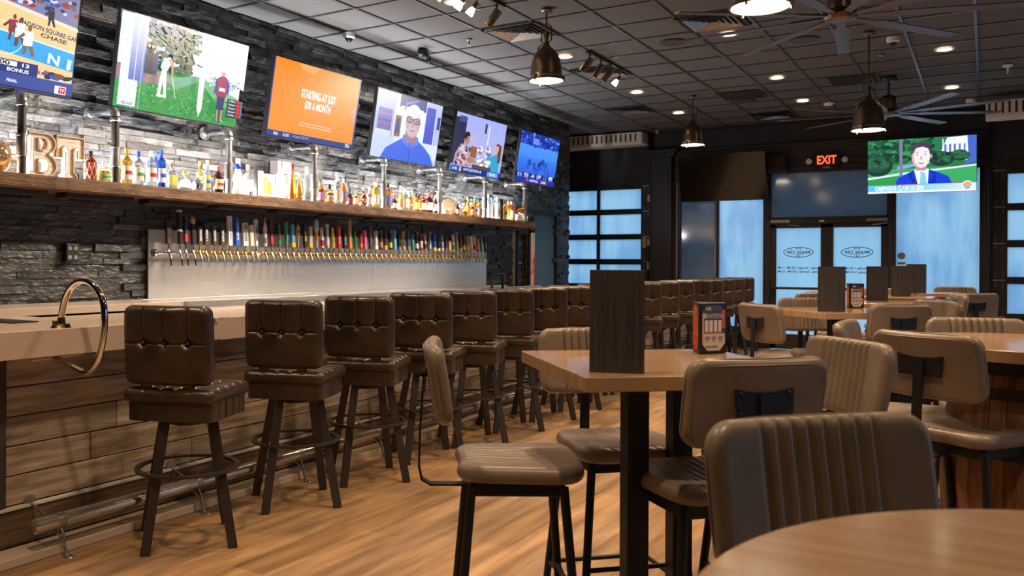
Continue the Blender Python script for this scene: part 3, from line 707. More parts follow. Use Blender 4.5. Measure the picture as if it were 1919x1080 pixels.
def fan(x, y, zh, label, rot):
    t = thing('ceiling_fan', label, 'ceiling fan', (x, y, 0), group='long-bladed ceiling fans')
    m = MB(); m.lathe([(0, H), (.09, H), (.10, H-.02), (.085, H-.06), (0, H-.07)][::-1], 24); m.build('canopy', M['frame'], t, smooth=40)
    m = MB(); m.cyl((0, 0, zh+.2), (0, 0, H-.06), .016); m.build('downrod', M['frame'], t, smooth=40)
    m = MB(); m.lathe([(0, zh+.24), (.05, zh+.235), (.085, zh+.21), (.095, zh+.19), (.095, zh+.06), (.12, zh+.04), (.13, zh+.01), (.11, zh-.02), (.05, zh-.035), (0, zh-.035)][::-1], 28); m.build('motor_housing', M['bronze'], t, smooth=40)
    m = MB()
    m.prism([(.10, -.03), (.34, -.035), (.40, -.062), (1.30, -.05), (1.31, -.03), (1.30, .05), (.40, .062), (.34, .035), (.10, .03)], .007, (0, 0, 0), (1, 0, 0), (0, cos(.10), -sin(.10)))
    m.box((.24, 0, .012), (.26, .03, .012))
    b_ = m.build('blade', mat('fan_blade_'+str(rot), (.10, .072, .055), .35, metal=.4), t); b_.location = (0, 0, zh); b_.rotation_euler = (0, 0, rot)
    for k in range(1, 9):
        q = b_.copy(); COL.objects.link(q); q.parent = t; q.rotation_euler = (0, 0, rot+k*2*pi/9)
fan(-.97, 7.35, 3.36, 'large ceiling fan nearest the camera, partly cut by the top edge', .28)
fan(-1.05, 12.2, 3.33, 'ceiling fan hanging before the lit news screen', .44)
def diffuser(x, y, label, w=.59):
    t = thing('air_diffuser', label, 'ceiling vent', (x, y, H), group='square four-way ceiling diffusers')
    m = MB(); h_ = w/2
    for s_ in (-1, 1): m.bx(s_*h_-s_*.03, s_*h_, -h_, h_, -.008, .004); m.bx(-h_, h_, s_*h_-s_*.03, s_*h_, -.008, .004)
    m.build('frame', M['blackmet'], t)
    m = MB(); m.bx(-h_+.02, h_-.02, -h_+.02, h_-.02, -.001, .004); m.build('throat', M['rubber'], t)
    for k, r_ in enumerate((.235, .185, .135, .085, .04)):
        m = MB(); a, b_ = r_, r_-.032; z0, z1 = -.006-.004*0, .0-.026
        for (ux, uy) in (((1, 0), (0, 1)), ((0, 1), (-1, 0)), ((-1, 0), (0, -1)), ((0, -1), (1, 0))):
            def pt(p, q_, z): return (ux[0]*p+uy[0]*q_, ux[1]*p+uy[1]*q_, z)
            m.add([pt(a, -a, -.022), pt(a, a, -.022), pt(b_, b_, -.003), pt(b_, -b_, -.003), pt(a+.003, -a-.003, -.022), pt(a+.003, a+.003, -.022)], [(0, 1, 2, 3), (4, 5, 1, 0)])
        m.build('louvre', M['pipe'], t, recalc=False)
for x, y, l in ((-4.03, 7.88, 'black square air diffuser in the ceiling behind the nearer bar pendant'), (-4.03, 10.06, 'black square air diffuser behind the nearer bar pendant shade'), (-4.64, 12.78, 'black square air diffuser farthest along the bar'),
                (-2.26, 8.51, 'black square air diffuser left of the nearest hanging lamp'), (-2.88, 14.4, 'black square air diffuser above the dark screen')): diffuser(x, y, l)
def grille(x, y, label):
    t = thing('return_grille', label, 'ceiling vent', (x, y, H), group='flat return air grilles')
    m = MB(); m.bx(-.29, .29, -.29, .29, -.004, .004)
    for k in range(16): m.bx(-.27, .27, -.27+k*.036-.006, -.27+k*.036+.006, -.012, -.004)
    m.build('grille_face', M['frame'], t)
grille(-2.9, 12.45, 'dark flat return grille in the ceiling left of the second pendant row'); grille(-1.44, 12.15, 'dark flat return grille in the ceiling left of the far ceiling fan')
def puck(name, x, y, prof, m_, label, cat, group=None, n=28):
    q = MB(); q.lathe(prof, n); o = q.build(name, m_, smooth=40); o.location = (x, y, H); tag(o, label, cat, group); return o
for x, y, l in ((-2.84, 9.11, 'round flat ceiling speaker beside the air diffuser'), (-1.63, 9.72, 'round flat ceiling speaker behind the nearest fan blades'), (-2.95, 12.95, 'round flat ceiling speaker beyond the return grille')):
    puck('ceiling_speaker', x, y, [(0, -.006), (.12, -.006), (.13, -.004), (.14, 0)], M['frame'], l, 'speaker', 'ceiling speakers')
def domecam(x, y, label):
    t = thing('dome_camera', label, 'security camera', (x, y, H), group='white dome security cameras')
    m = MB(); m.lathe([(0, -.055), (.04, -.055), (.06, -.045), (.062, 0)], 28); m.build('housing', M['white'], t, smooth=40)
    m = MB(); m.lathe([(0, -.095), (.02, -.09), (.034, -.075), (.04, -.054)], 24); m.build('dome', M['dark'], t, smooth=60)
domecam(-5.56, 7.0, 'white dome camera on the ceiling above the bar screens'); domecam(-.83, 10.08, 'white dome camera right of the long-stemmed pendant'); domecam(-.2, 14.4, 'white dome camera far back above the news screen')
puck('smoke_detector', -1.96, 13.69, [(0, -.04), (.05, -.036), (.07, -.02), (.075, 0)], M['white'], 'white round smoke detector on the ceiling before the storefront', 'detector')
q = MB(); q.lathe([(0, -.02), (.05, -.018), (.055, 0)], 20); q.bx(-.012, .012, -.012, .012, -.07, -.02); q.lathe([(.0, -.11), (.01, -.10), (.006, -.07)], 10); o = q.build('sprinkler_head', M['white'], smooth=40); o.location = (.2, 12.17, H)
tag(o, 'white fire sprinkler head at the right of the ceiling', 'sprinkler')
for x, y, l in ((-4.64, 7.88, 'small metal sprinkler head in the pale ceiling tiles over the bar'), (-1.01, 10.9, 'small dark sprinkler head beside the long-stemmed pendant')):
    q = MB(); q.lathe([(0, -.006), (.03, -.005), (.033, 0)], 16); q.cyl((0, 0, -.05), (0, 0, -.005), .008); q.lathe([(0, -.056), (.022, -.055), (.022, -.05), (0, -.05)], 12)
    for s_ in (-1, 1): q.tube([(0, s_*.01, -.02), (0, s_*.018, -.035), (0, 0, -.052)], .003, 6)
    o = q.build('sprinkler_head', M['pipe'], smooth=40); o.location = (x, y, H); tag(o, l, 'sprinkler')
t = thing('emergency_light', 'black two-headed emergency light on the ceiling above the bar screens', 'emergency light', (-5.30, 7.98, H), rz=.5)
m = MB(); m.box((0, .03, -.035), (.10, .20, .07)); m.build('housing', M['blackmet'], t, bevel=.015)
for s_ in (-1, 1):
    m = MB(); m.lathe([(0, -.05), (.03, -.05), (.045, -.02), (.045, 0)], 18, (0, 0, 0)); h_ = m.build('lamp_head', M['blackmet'], t, smooth=40); h_.location = (.03, .03+s_*.11, -.075); h_.rotation_euler = (.3*s_, -.9 if s_ < 0 else -1.9, 0)
    m = MB(); m.lathe([(0, 0.002), (.04, 0.002)], 18); l_ = m.build('lens', M['chrome'], h_)
def track(x, y0, y1, heads, label):
    t = thing('track_light', label, 'track light', (x, 0, H), group='ceiling track lights')
    m = MB(); m.bx(-.018, .018, y0, y1, -.02, 0); m.lathe([(0, -.03), (.035, -.026), (.04, 0)], 16, (0, y0+.02, 0)); m.build('track', M['blackmet'], t, bevel=.003)
    for kind, y in heads:
        m = MB(); m.cyl((0, y, -.05), (0, y, -.02), .014, n=12); m.cyl((0, y, -.11), (0, y, -.05), .007, n=8)
        hd = m.build('lamp_stem', M['bronze'], t, smooth=40)
        d = Vector((-.62, -.12, -.78)).normalized()
        if kind == 'can':
            m = MB(); a = Vector((0, y, -.10))-d*.03; b_ = a+d*.17; m.tube([a, b_], [.038, .038], 20, caps=False); m.tube([a+d*.002, a-d*.004], [.038, .030], 20); m.build('cylinder_shade', M['bronze'], t, smooth=40)
            m = MB(); m.cyl(b_-d*.012, b_-d*.008, .036, n=20); m.build('lens', M['bulb'], t)
            src = b_
        else:
            m = MB(); a = Vector((0, y, -.10)); m.cyl(a, a+d*.05, .02, n=14); m.tube([a, a+Vector((.03, 0, -.02)), a+Vector((.03, 0, -.07)), a+d*.05], .003, 6); m.build('socket', M['bronze'], t, smooth=40)
            m = MB(); m.tube([a+d*.05, a+d*.075, a+d*.11, a+d*.125], [.016, .028, .036, .034], 16); m.build('bulb', M['bulb'], t, smooth=50)
            src = a+d*.13
        l = lamp('SPOT', 'track_beam', (0, 0, 0), (0, 0, -1), 160, (1, .80, .6) if kind != 'can' else (1, .86, .74), size=.03, spot=72, blend=.5)
        l.parent = t; l.location = src+d*.02; l.rotation_euler = (Vector((-5.95-x, (y-2.0)-y, 1.55-H+.1))).to_track_quat('-Z', 'Y').to_euler()
track(-3.75, 8.98, 10.06, [('can', 9.03), ('can', 9.36), ('can', 9.66), ('bulb', 9.97)], 'black ceiling track with three cans and one bare bulb, whole in view')
track(-3.75, 5.9, 7.0, [('bulb', 5.98), ('bulb', 6.3), ('bulb', 6.5), ('can', 6.86)], 'black ceiling track with bare bulbs cut by the top edge')
# air curtains, exit sign, small speaker
def aircurtain(x0, x1, y, z0, z1, label):
    t = thing('air_curtain', label, 'air curtain', ((x0+x1)/2, y, 0)); w = x1-x0
    m = MB(); m.bx(-w/2, w/2, -.12, .26, z0, z1); m.build('casing', M['cream'], t, bevel=.012)
    m = MB(); n_ = 24
    for k in range(n_): m.bx(-w/2+.03+k*(w-.06)/n_, -w/2+.03+(k+.3)*(w-.06)/n_, -.128, -.12, z0+.055, z1-.03)
    m.build('grille', M['frame'], t); m = MB(); m.bx(w/2-.005, w/2+.02, -.08, .2, z0+.03, z1-.03); m.build('end_cap', M['grey'], t, bevel=.004)
aircurtain(-7.4, -5.16, 14.9, 3.55, 3.77, 'long cream slatted air curtain above the left roll-up door')
aircurtain(-.02, 1.9, 14.2, 3.46, 3.70, 'cream slatted air curtain above the right roll-up door')
t = thing('exit_sign', 'black EXIT sign with red letters over the entrance doors', 'exit sign', (-2.2, YF-.035, 3.12))
m = MB(); m.bx(-.19, .19, -.05, .03, -.13, .125); m.build('housing', M['blackmet'], t, bevel=.006)
m = MB(); write(m, 'EXIT', (0, -.052, .015), (1, 0, 0), (0, 0, 1), .19, .29); m.build('letters', M['red'], t, recalc=False)
m = MB(); m.bx(-.06, .05, -.053, -.05, -.125, -.09); m.build('makers_label', M['grey'], t)
for s_ in (-1, 1):
    m = MB(); m.cyl((s_*.19, -.01, 0), (s_*.23, -.01, 0), .012); m.lathe([(.0, .0), (.04, .01), (.05, .05), (.048, .055)], 18, (s_*.27, -.07, 0), axis='Y'); m.build('lamp_head', M['grey'], t, smooth=40)
    m = MB(); m.lathe([(0, -.078), (.046, -.074)], 18, (s_*.27, 0, 0), axis='Y'); m.build('lens', M['white'], t, recalc=False)
t = thing('wall_speaker', 'black wall speaker between the dark screen and the exit sign', 'speaker', (-2.95, YF-.13, 3.09))
m = MB(); m.box((0, 0, 0), (.30, .22, .26), rx=-.25); m.build('cabinet', M['black'], t, bevel=.02); m = MB(); m.box((0, -.115, -.03), (.26, .02, .2), rx=-.25); m.build('grille', M['frame'], t); m = MB(); m.bx(-.03, .03, .05, .12, -.03, .05); m.build('mount', M['blackmet'], t)
q = MB(); q.box((0, .05, .03), (.05, .05, .05)); q.lathe([(0, -.05), (.02, -.045), (.032, -.02), (.034, .005)], 18); q = q.build('bullet_camera', M['grey'], smooth=40); q.location = at(1231, 246, Y=14.95); tag(q, 'small grey camera near the ceiling above the pilaster', 'security camera')
# ================================================================== SEATING AND TABLES
def g_(x, s): return exp(-(x/s)**2)
def make_barstool():
    t = thing('bar_stool', 'x', 'bar stool', group=None)
    bx_ = (-.12, 0, .12)
    def tuft(x, z):
        d = .004*cos(x*26)*(1 if z > 0 else .3)
        d -= .011*g_(z-.015, .006)
        for b_ in bx_:
            d -= .022*g_(x-b_, .02)*g_(z-.015, .02)
            if z > .015: d -= .010*g_(x-b_, .0065)
            else: d -= .006*g_(x-b_, .010)*max(0, 1+(z-.015)/.10)
            d += .006*g_(x-b_, .02)*g_(z+.03, .02)
        return d
    m = MB(); m.T = Matrix.Translation((0, -.205, 1.015)) @ Matrix.Rotation(.06, 4, 'X')
    pad(m, .465, .395, .09, .045, .035, front=tuft, back=tuft, nx=66, nz=52, curve=.25)
    bk = m.build('backrest', M['leather'], t, smooth=60)
    m = MB(); m.T = Matrix.Translation((0, -.205, 1.015)) @ Matrix.Rotation(.06, 4, 'X')       # welt around the rim and side stitching
    loop = []
    for s_ in (-1, 1):
        P_ = []
        for k in range(41):
            a = 2*pi*k/40; q = (abs(cos(a))**8+abs(sin(a))**8)**(-1/8); P_.append((.226*q*cos(a), s_*.026+.25*(.226*q*cos(a))**2, .191*q*sin(a)))
        m.tube(P_, .0028, 5, caps=False)
    m.build('welt_seam', M['leather'], bk, smooth=60)
    for b_ in bx_:
        m = MB(); m.T = Matrix.Translation((0, -.205, 1.015)) @ Matrix.Rotation(.06, 4, 'X')
        m.lathe([(0, -.007), (.006, -.006), (.0095, -.002), (.010, .004)], 14, (b_, -.030+.25*b_*b_, .015), axis='Y')
        m.build('button', M['leather'], bk, smooth=60)
    def st(x, y):
        d = 0
        for k in (-.12, -.04, .04, .12): d -= .011*g_(x-k, .008)
        for k in (-.13, -.045, .04, .125): d -= .011*g_(y-k, .008)
        return d
    m = MB(); m.T = Matrix(((1, 0, 0, 0), (0, 0, 1, .0), (0, 1, 0, .765), (0, 0, 0, 1)))
    pad(m, .50, .46, .075, .05, .035, front=st, nx=50, nz=46)
    m.build('seat_cushion', M['leather'], t, smooth=60)
    m = MB(); N = 44; vs = []; fs = []                                           # gathered leather skirt
    for z in (.64, .738):
        for k in range(N*4):
            a = 2*pi*k/(N*4); q = (abs(cos(a))**9+abs(sin(a))**9)**(-1/9); x, y = .232*q*cos(a), .212*q*sin(a)
            pl = 0
            if abs(abs(x)-.232) < .02 and abs(y) < .19: pl = -.009*max(g_(y-c_, .005) for c_ in (-.12, -.04, .04, .12)); x += math.copysign(-pl, -x)
            vs.append((x, y, z))
    n_ = N*4
    for k in range(n_): fs.append((k, (k+1) % n_, n_+(k+1) % n_, n_+k))
    fs += [tuple(range(n_-1, -1, -1)), tuple(range(n_, 2*n_))]
    m.add(vs, fs); m.build('seat_skirt', M['leather'], t, smooth=40)
    for s_ in (-1, 1):                                                          # two leather straps carrying the back
        m = MB(); m.prism([(-.035, 0), (.035, 0), (.026, .17), (-.026, .17)], .012, (s_*.115, -.200, .735), (1, 0, 0), (0, -.02, 1)); m.build('back_strap', M['leather'], t, bevel=.003)
    m = MB(); m.bx(-.13, .13, -.215, -.20, .815, .825); m.build('back_bar', M['brass'], t)
    m = MB(); m.cyl((0, 0, .60), (0, 0, .645), .09, n=20); m.build('swivel_plate', M['frame'], t, smooth=40)
    base = radians(31)
    for k in range(4):
        a = base+pi/4+k*pi/2; p0 = Vector((.16*cos(a), .16*sin(a), .645)); p1 = Vector((.295*cos(a), .295*sin(a), 0))
        ax = Vector((cos(base+(pi/2 if k % 2 else 0)*0), sin(base), 0))
        m = MB(); m.tube([p0, p1], 1., sec=[(-.023, -.013), (.023, -.013), (.023, .013), (-.023, .013)], upv=(-sin(base), cos(base), 0)); m.build('leg', M['frame'], t)
    m = MB(); N = 48; z0 = .37
    m.lathe([(.232, z0), (.262, z0), (.262, z0+.012), (.232, z0+.012), (.232, z0)], N, caps=False); m.build('foot_ring', M['frame'], t, smooth=30)
    return t
st0 = make_barstool()
SYs = [3.07, 3.88, 4.58, 5.30, 5.96, 6.62, 7.25, 7.90, 8.57, 9.22, 9.93, 10.60, 11.30, 12.02, 12.68, 13.33, 14.0, 14.72]
for i, y in enumerate(SYs):
    l = 'dark brown button-tufted bar stool, ' + ('nearest to the camera along the bar' if i == 0 else 'last of the row by the storefront' if i == len(SYs)-1 else ordinal(i)+' from the near end of the bar')
    a = radians(20+random.uniform(-2.5, 2.5)); x = -3.46+random.uniform(-.01, .01)
    if i == 0: st0.location = (-3.46, y-.02, 0); st0.rotation_euler = (0, 0, radians(20)); st0['label'] = l; st0['group'] = 'bar stools along the bar'
    else: dup(st0, (x, y, 0), a, l, 'bar stools along the bar')
# ---- upholstered high chairs of the tables (front = +Y)
def make_chair():
    t = thing('high_chair', 'x', 'chair')
    cs = [-.115+.033*k for k in range(8)]
    def chan(x, z): 
        e_ = 1
        return .0035*sum(1 for _ in ())-.010*max(g_(x-c_, .006) for c_ in cs)+(.002*cos((x+.115)/.033*2*pi-pi) if -.13 < x < .13 else .001)
    m = MB(); m.T = Matrix.Translation((0, -.27, 1.03)) @ Matrix.Rotation(.17, 4, 'X')
    pad(m, .455, .265, .05, .055, .022, front=chan, nx=72, nz=12, curve=.40)
    bk = m.build('backrest', M['taupe'], t, smooth=60)
    m = MB(); m.T = Matrix.Translation((0, -.27, 1.03)) @ Matrix.Rotation(.17, 4, 'X')
    for w, h_, yy in ((.2275, .1325, -.003), (.212, .118, -.0225)):
        P_ = []
        for k in range(65):
            a = 2*pi*k/64; c_ = .055 if yy > -.01 else .045
            # rounded rectangle outline
            q = (abs(cos(a))**5.5+abs(sin(a))**5.5)**(-1/5.5); x, z = (w)*q*cos(a), (h_)*q*sin(a)
            P_.append((x, yy+.40*x*x, z))
        m.tube(P_, .003, 5, caps=False)
    m.build('piping', M['piping'], bk, smooth=60)
    def sch(x, y): return -.005*max(g_(x-c_, .005) for c_ in cs)*(1 if y > -.17 else 0)-.010*g_(hypot(x, y*.9-.0), .14)
    def shp(x, z):
        k = (z+.21)/.42                                     # narrower at the back, broad rounded front
        return x*(.84+.16*min(1, max(0, k))), z+.02*(1-(x/.22)**2)
    m = MB(); m.T = Matrix(((1, 0, 0, 0), (0, 0, 1, 0), (0, 1, 0, .742), (0, 0, 0, 1)))
    pad(m, .45, .42, .06, .09, .03, front=sch, nx=60, nz=12, shape=shp)
    sc_ = m.build('seat', M['taupe'], t, smooth=60)
    m = MB(); m.bx(-.17, .17, -.155, .155, .668, .712); m.build('seat_frame', M['blackmet'], t, bevel=.006)
    for sx, sy in ((-1, -1), (1, -1), (1, 1), (-1, 1)):
        m = MB(); m.cyl((sx*.165, sy*.15, .70), (sx*.225, sy*.21, 0), .0155, .0145, n=14); m.build('leg', M['blackmet'], t, smooth=40)
    def lp_(sx, sy, z): k = (.70-z)/.70; return Vector((sx*(.165+.06*k), sy*(.15+.06*k), z))
    for a, b_, z in (((-1, -1), (-1, 1), .24), ((1, -1), (1, 1), .24), ((-1, 1), (1, 1), .33), ((-1, -1), (1, -1), .24)):
        m = MB(); m.cyl(lp_(*a, z), lp_(*b_, z), .009, n=10); m.build('stretcher', M['blackmet'], t, smooth=40)
    m = MB()
    P_ = [(0, -.05, .668), (0, -.20, .668), (0, -.285, .668), (0, -.315, .685), (0, -.325, .73), (0, -.322, .85), (0, -.315, .96), (0, -.309, 1.06)]
    m.tube(P_, 1., sec=[(-.019, -.004), (.019, -.004), (.019, .004), (-.019, .004)], upv=(0, -1, .2)) if False else None
    vs = []; fs = []
    for i, p in enumerate(P_):
        q0, q1 = Vector(P_[max(i-1, 0)]), Vector(P_[min(i+1, len(P_)-1)]); tg = (q1-q0).normalized(); nr = Vector((0, -tg.z, tg.y))
        for sx, k in ((-.02, -.0035), (.02, -.0035), (.02, .0035), (-.02, .0035)): vs.append(Vector(p)+nr*k+Vector((sx, 0, 0)))
    for i in range(len(P_)-1):
        for k in range(4): fs.append((i*4+k, i*4+(k+1) % 4, i*4+4+(k+1) % 4, i*4+4+k))
    fs += [(3, 2, 1, 0), tuple(len(P_)*4-4+k for k in range(4))]
    m.add(vs, fs); m.build('back_support', M['blackmet'], t, smooth=35)
    m = MB(); a, b_ = .095, .042                             # curved plate bolted to the back
    top = [(a-2*a*k/10, b_-.012*(1-((k-5)/5)**2)) for k in range(11)]
    m.prism([(-a*.93, -b_), (a*.93, -b_)]+top, .004, (0, -.302, 1.035), (1, 0, 0), (0, .05, 1))
    pl = m.build('back_plate', M['blackmet'], t, bevel=.0015)
    for sx in (-1, 1):
        for sz in (-1, 1): m = MB(); m.lathe([(0, -.004), (.004, -.0035), (.006, 0)], 10, (sx*.078, -.3065, 1.035+sz*.028), axis='Y'); m.build('bolt', M['frame'], pl, smooth=40)
    return t
ch0 = make_chair(); first = [True]
def chair(bx, by, fx, fy, label, group):
    "bx,by = middle of the backrest on plan, fx,fy = way the chair faces"
    n_ = hypot(fx, fy); fx, fy = fx/n_, fy/n_; rz = atan2(-fx, fy); loc = (bx+fx*.27, by+fy*.27, 0)
    if first[0]:
        first[0] = False; ch0.location = loc; ch0.rotation_euler = (0, 0, rz); ch0['label'] = label; ch0['group'] = group; return ch0
    return dup(ch0, loc, rz, label, group)
g1 = 'chairs round the near square table'; g2 = 'chairs round the second square table'; g3 = 'chairs round the barrel table'; g4 = 'chairs at the far tables'
chair(-1.60, 2.50, .84, .54, 'taupe chair seen side-on at the left of the near square table', g1)
chair(-.553, 2.585, -.72, .69, 'taupe chair with black back plate in front of the near square table', g1)
chair(-1.38, 3.34, .71, -.71, 'taupe chair half hidden behind the near square table and menu board', g1)
chair(-.414, 3.39, -.73, -.68, 'taupe channelled chair at the right corner of the near square table', g1)
chair(-.205, 3.93, .5, .87, 'taupe chair with black T-shaped support beside the wooden barrel', g3)
chair(-.248, 1.64, .74, -.67, 'largest taupe chair, its ribbed back right before the round foreground table', 'chair at the foreground table')
chair(-1.23, 7.39, .66, -.75, 'taupe chair behind the second square table, left of its menu board', g2)
chair(-.49, 6.62, -.62, .78, 'taupe chair with black back plate at the right of the second square table', g2)
chair(-.56, 4.50, .985, -.04, 'taupe chair seen edge-on, left side of the barrel table', g3)
chair(-1.30, 6.10, .68, .73, 'taupe chair with black T-shaped support left of the second square table', g2)
chair(-.045, 5.16, .25, -.97, 'wide taupe chair back just behind the barrel table', g3)
chair(-.32, 7.48, -.72, -.69, 'taupe ribbed chair behind the barrel table chairs', g2)
chair(-.10, 9.75, -.45, .89, 'taupe chair with black T-shaped support nearest the right roll-up door', g4)
chair(-.20, 9.0, -.95, -.25, 'taupe chair edge-on before the farthest T-supported chair', g4)
chair(-.21, 9.52, -.95, -.25, 'taupe chair edge-on, behind another edge-on chair at the right', g4)
chair(-.29, 7.99, -.95, .15, 'low-showing taupe chair edge-on behind the ribbed chair, nearer of two', g4)
chair(-.25, 8.47, -.95, .1, 'low-showing taupe chair edge-on behind the ribbed chair, farther of two', g4)
chair(-.33, 12.45, .1, -1, 'farthest taupe chair, a strip of back above the last table', g4)
chair(-1.38, 8.73, .85, -.5, 'taupe chair top showing left of the second menu board, nearer one', g4)
chair(-1.40, 9.33, .85, -.5, 'taupe chair top showing left of the second menu board, farther one', g4)
chair(-1.02, 10.98, .3, -.95, 'taupe chair behind the third menu board', g4)
# ---- square tables
def square_table(cx, cy, w, d, rz, label):
    t = thing('square_table', label, 'table', (cx, cy, 0), rz, group='square bar-height tables')
    m = MB(); m.bx(-w/2, w/2, -d/2, d/2, 1.056, 1.10); m.build('tabletop', M['top'], t, bevel=.003)
    for s_ in ((-.5, -.5), (.5, .5)):
        x, y = s_[0]*w*.36, s_[1]*d*.36
        m = MB(); m.bx(x-.036, x+.036, y-.036, y+.036, .012, 1.05); m.build('post', M['blackmet'], t, bevel=.004)
    m = MB(); m.box((0, 0, .006), (w*.8, .07, .012), rz=atan2(d, w)); m.box((0, 0, .006), (w*.6, .07, .012), rz=-atan2(d, w)); m.build('floor_plate', M['blackmet'], t, bevel=.003)
    m = MB(); m.box((0, 0, 1.053), (w*.75, .09, .006), rz=atan2(d, w)); m.bx(-w*.3, w*.3, -.04, .04, 1.045, 1.056); m.build('top_plate', M['blackmet'], t)
    return t
R = radians
square_table(-.935, 2.86, .76, .76, R(41), 'nearest square wood-topped table, menu board and card stand on it')
square_table(-.90, 6.85, .76, .76, R(43), 'second square wood-topped table from the camera')
square_table(-.56, 8.50, .74, .76, R(6), 'third square wood-topped table from the camera')
square_table(-.77, 10.1, .64, .76, R(0), 'fourth square wood-topped table from the camera')
square_table(-.50, 11.80, .62, .66, R(24), 'last square wood-topped table before the storefront')
# ---- round tables
def barrel_table(cx, cy, R_, label, brl=True):
    t = thing('round_table', label, 'table', (cx, cy, 0))
    m = MB(); m.lathe([(0, 1.05), (R_-.004, 1.05), (R_, 1.054), (R_, 1.096), (R_-.004, 1.10), (0, 1.10)], 96); m.build('tabletop', M['top'], t, smooth=30)
    m = MB(); m.lathe([(0, .98), (.33, .98), (.35, 1.0), (.35, 1.05), (0, 1.05)], 48); m.build('apron', M['blackmet'], t, smooth=30)
    m = MB(); zs = [.0, .12, .25, .37, .49, .61, .74, .86, .98]; N = 30
    def rr(z): return .285+.062*(1-((z-.49)/.49)**2)
    rd = random.Random(2); sub = 3; vs = []; fs = []; cols = []
    for k in range(N):
        g = rd.uniform(.55, 1.3); w = rd.uniform(-.02, .03); m.col = ((.19+w)*g, .095*g, .045*g); vs = []; fs = []
        for z in zs:
            for j in range(sub+1):
                a = 2*pi*(k+.02+.96*j/sub)/N; vs.append((rr(z)*cos(a), rr(z)*sin(a), z))
        for i in range(len(zs)-1):
            for j in range(sub): fs.append((i*(sub+1)+j, i*(sub+1)+j+1, (i+1)*(sub+1)+j+1, (i+1)*(sub+1)+j))
        m.add(vs, fs)
    m.col = (.02, .015, .01); m.lathe([(rr(z)-.006, z) for z in zs], 40)
    m.build('barrel_staves', M['barrel'], t, smooth=50)
    for z in (.05, .27, .66, .90):
        m = MB(); m.lathe([(rr(z-.02)+.001, z-.022), (rr(z-.02)+.004, z-.022), (rr(z+.02)+.004, z+.022), (rr(z+.02)+.001, z+.022)], 48, caps=False); m.build('hoop', M['frame'], t, smooth=40)
    return t
barrel_table(.17, 4.50, .52, 'round wood-topped table standing on an old oak barrel')
barrel_table(.27, .93, .53, 'round wood table top in the near right corner')
# ---- boards holding menus, and card stands
def menu_holder(x, y, rz, label, z=1.10, h=.31, w=.165):
    t = thing('menu_holder', label, 'menu holder', (x, y, z), rz, group='dark laminate menu holders')
    m = MB(); m.bx(-w/2, w/2, 0, .008, 0, h); m.build('front_board', M['greywood'], t, bevel=.001)
    m = MB(); m.bx(-w/2, w/2, .045, .053, 0, h); m.build('back_board', M['greywood'], t, bevel=.001)
    m = MB(); m.bx(-w/2+.004, w/2-.004, .008, .045, 0, .012); m.build('base', M['greywood'], t)
    m = MB(); m.bx(-w/2+.008, w/2-.006, .012, .026, .012, h-.03); m.build('menus', M['cream'], t)
    return t
def hold(u0, v0, u1, v1, lab, **k):
    a, b_ = at(u0, v0, Z=1.10), at(u1, v1, Z=1.10); d = b_-a
    menu_holder((a.x+b_.x)/2, (a.y+b_.y)/2, k.get('rz', atan2(d.y, d.x)), lab, h=k.get('h', .31), w=k.get('w', .165))
hold(1103, 698, 1209, 701.5, 'large dark board menu holder on the near square table', w=.162)
hold(1537, 584, 1583, 585, 'dark board menu holder on the second square table', rz=R(20), h=.315, w=.17)
hold(1628, 564, 1663, 564.6, 'dark board menu holder on the third square table', rz=R(22), h=.315, w=.17)
hold(1676, 556, 1704, 556.4, 'dark board menu holder before the right window, left of two', rz=R(22), h=.32, w=.175)
hold(1704, 549.5, 1733, 550, 'dark board menu holder before the right window, right of two', rz=R(22), h=.34, w=.20)
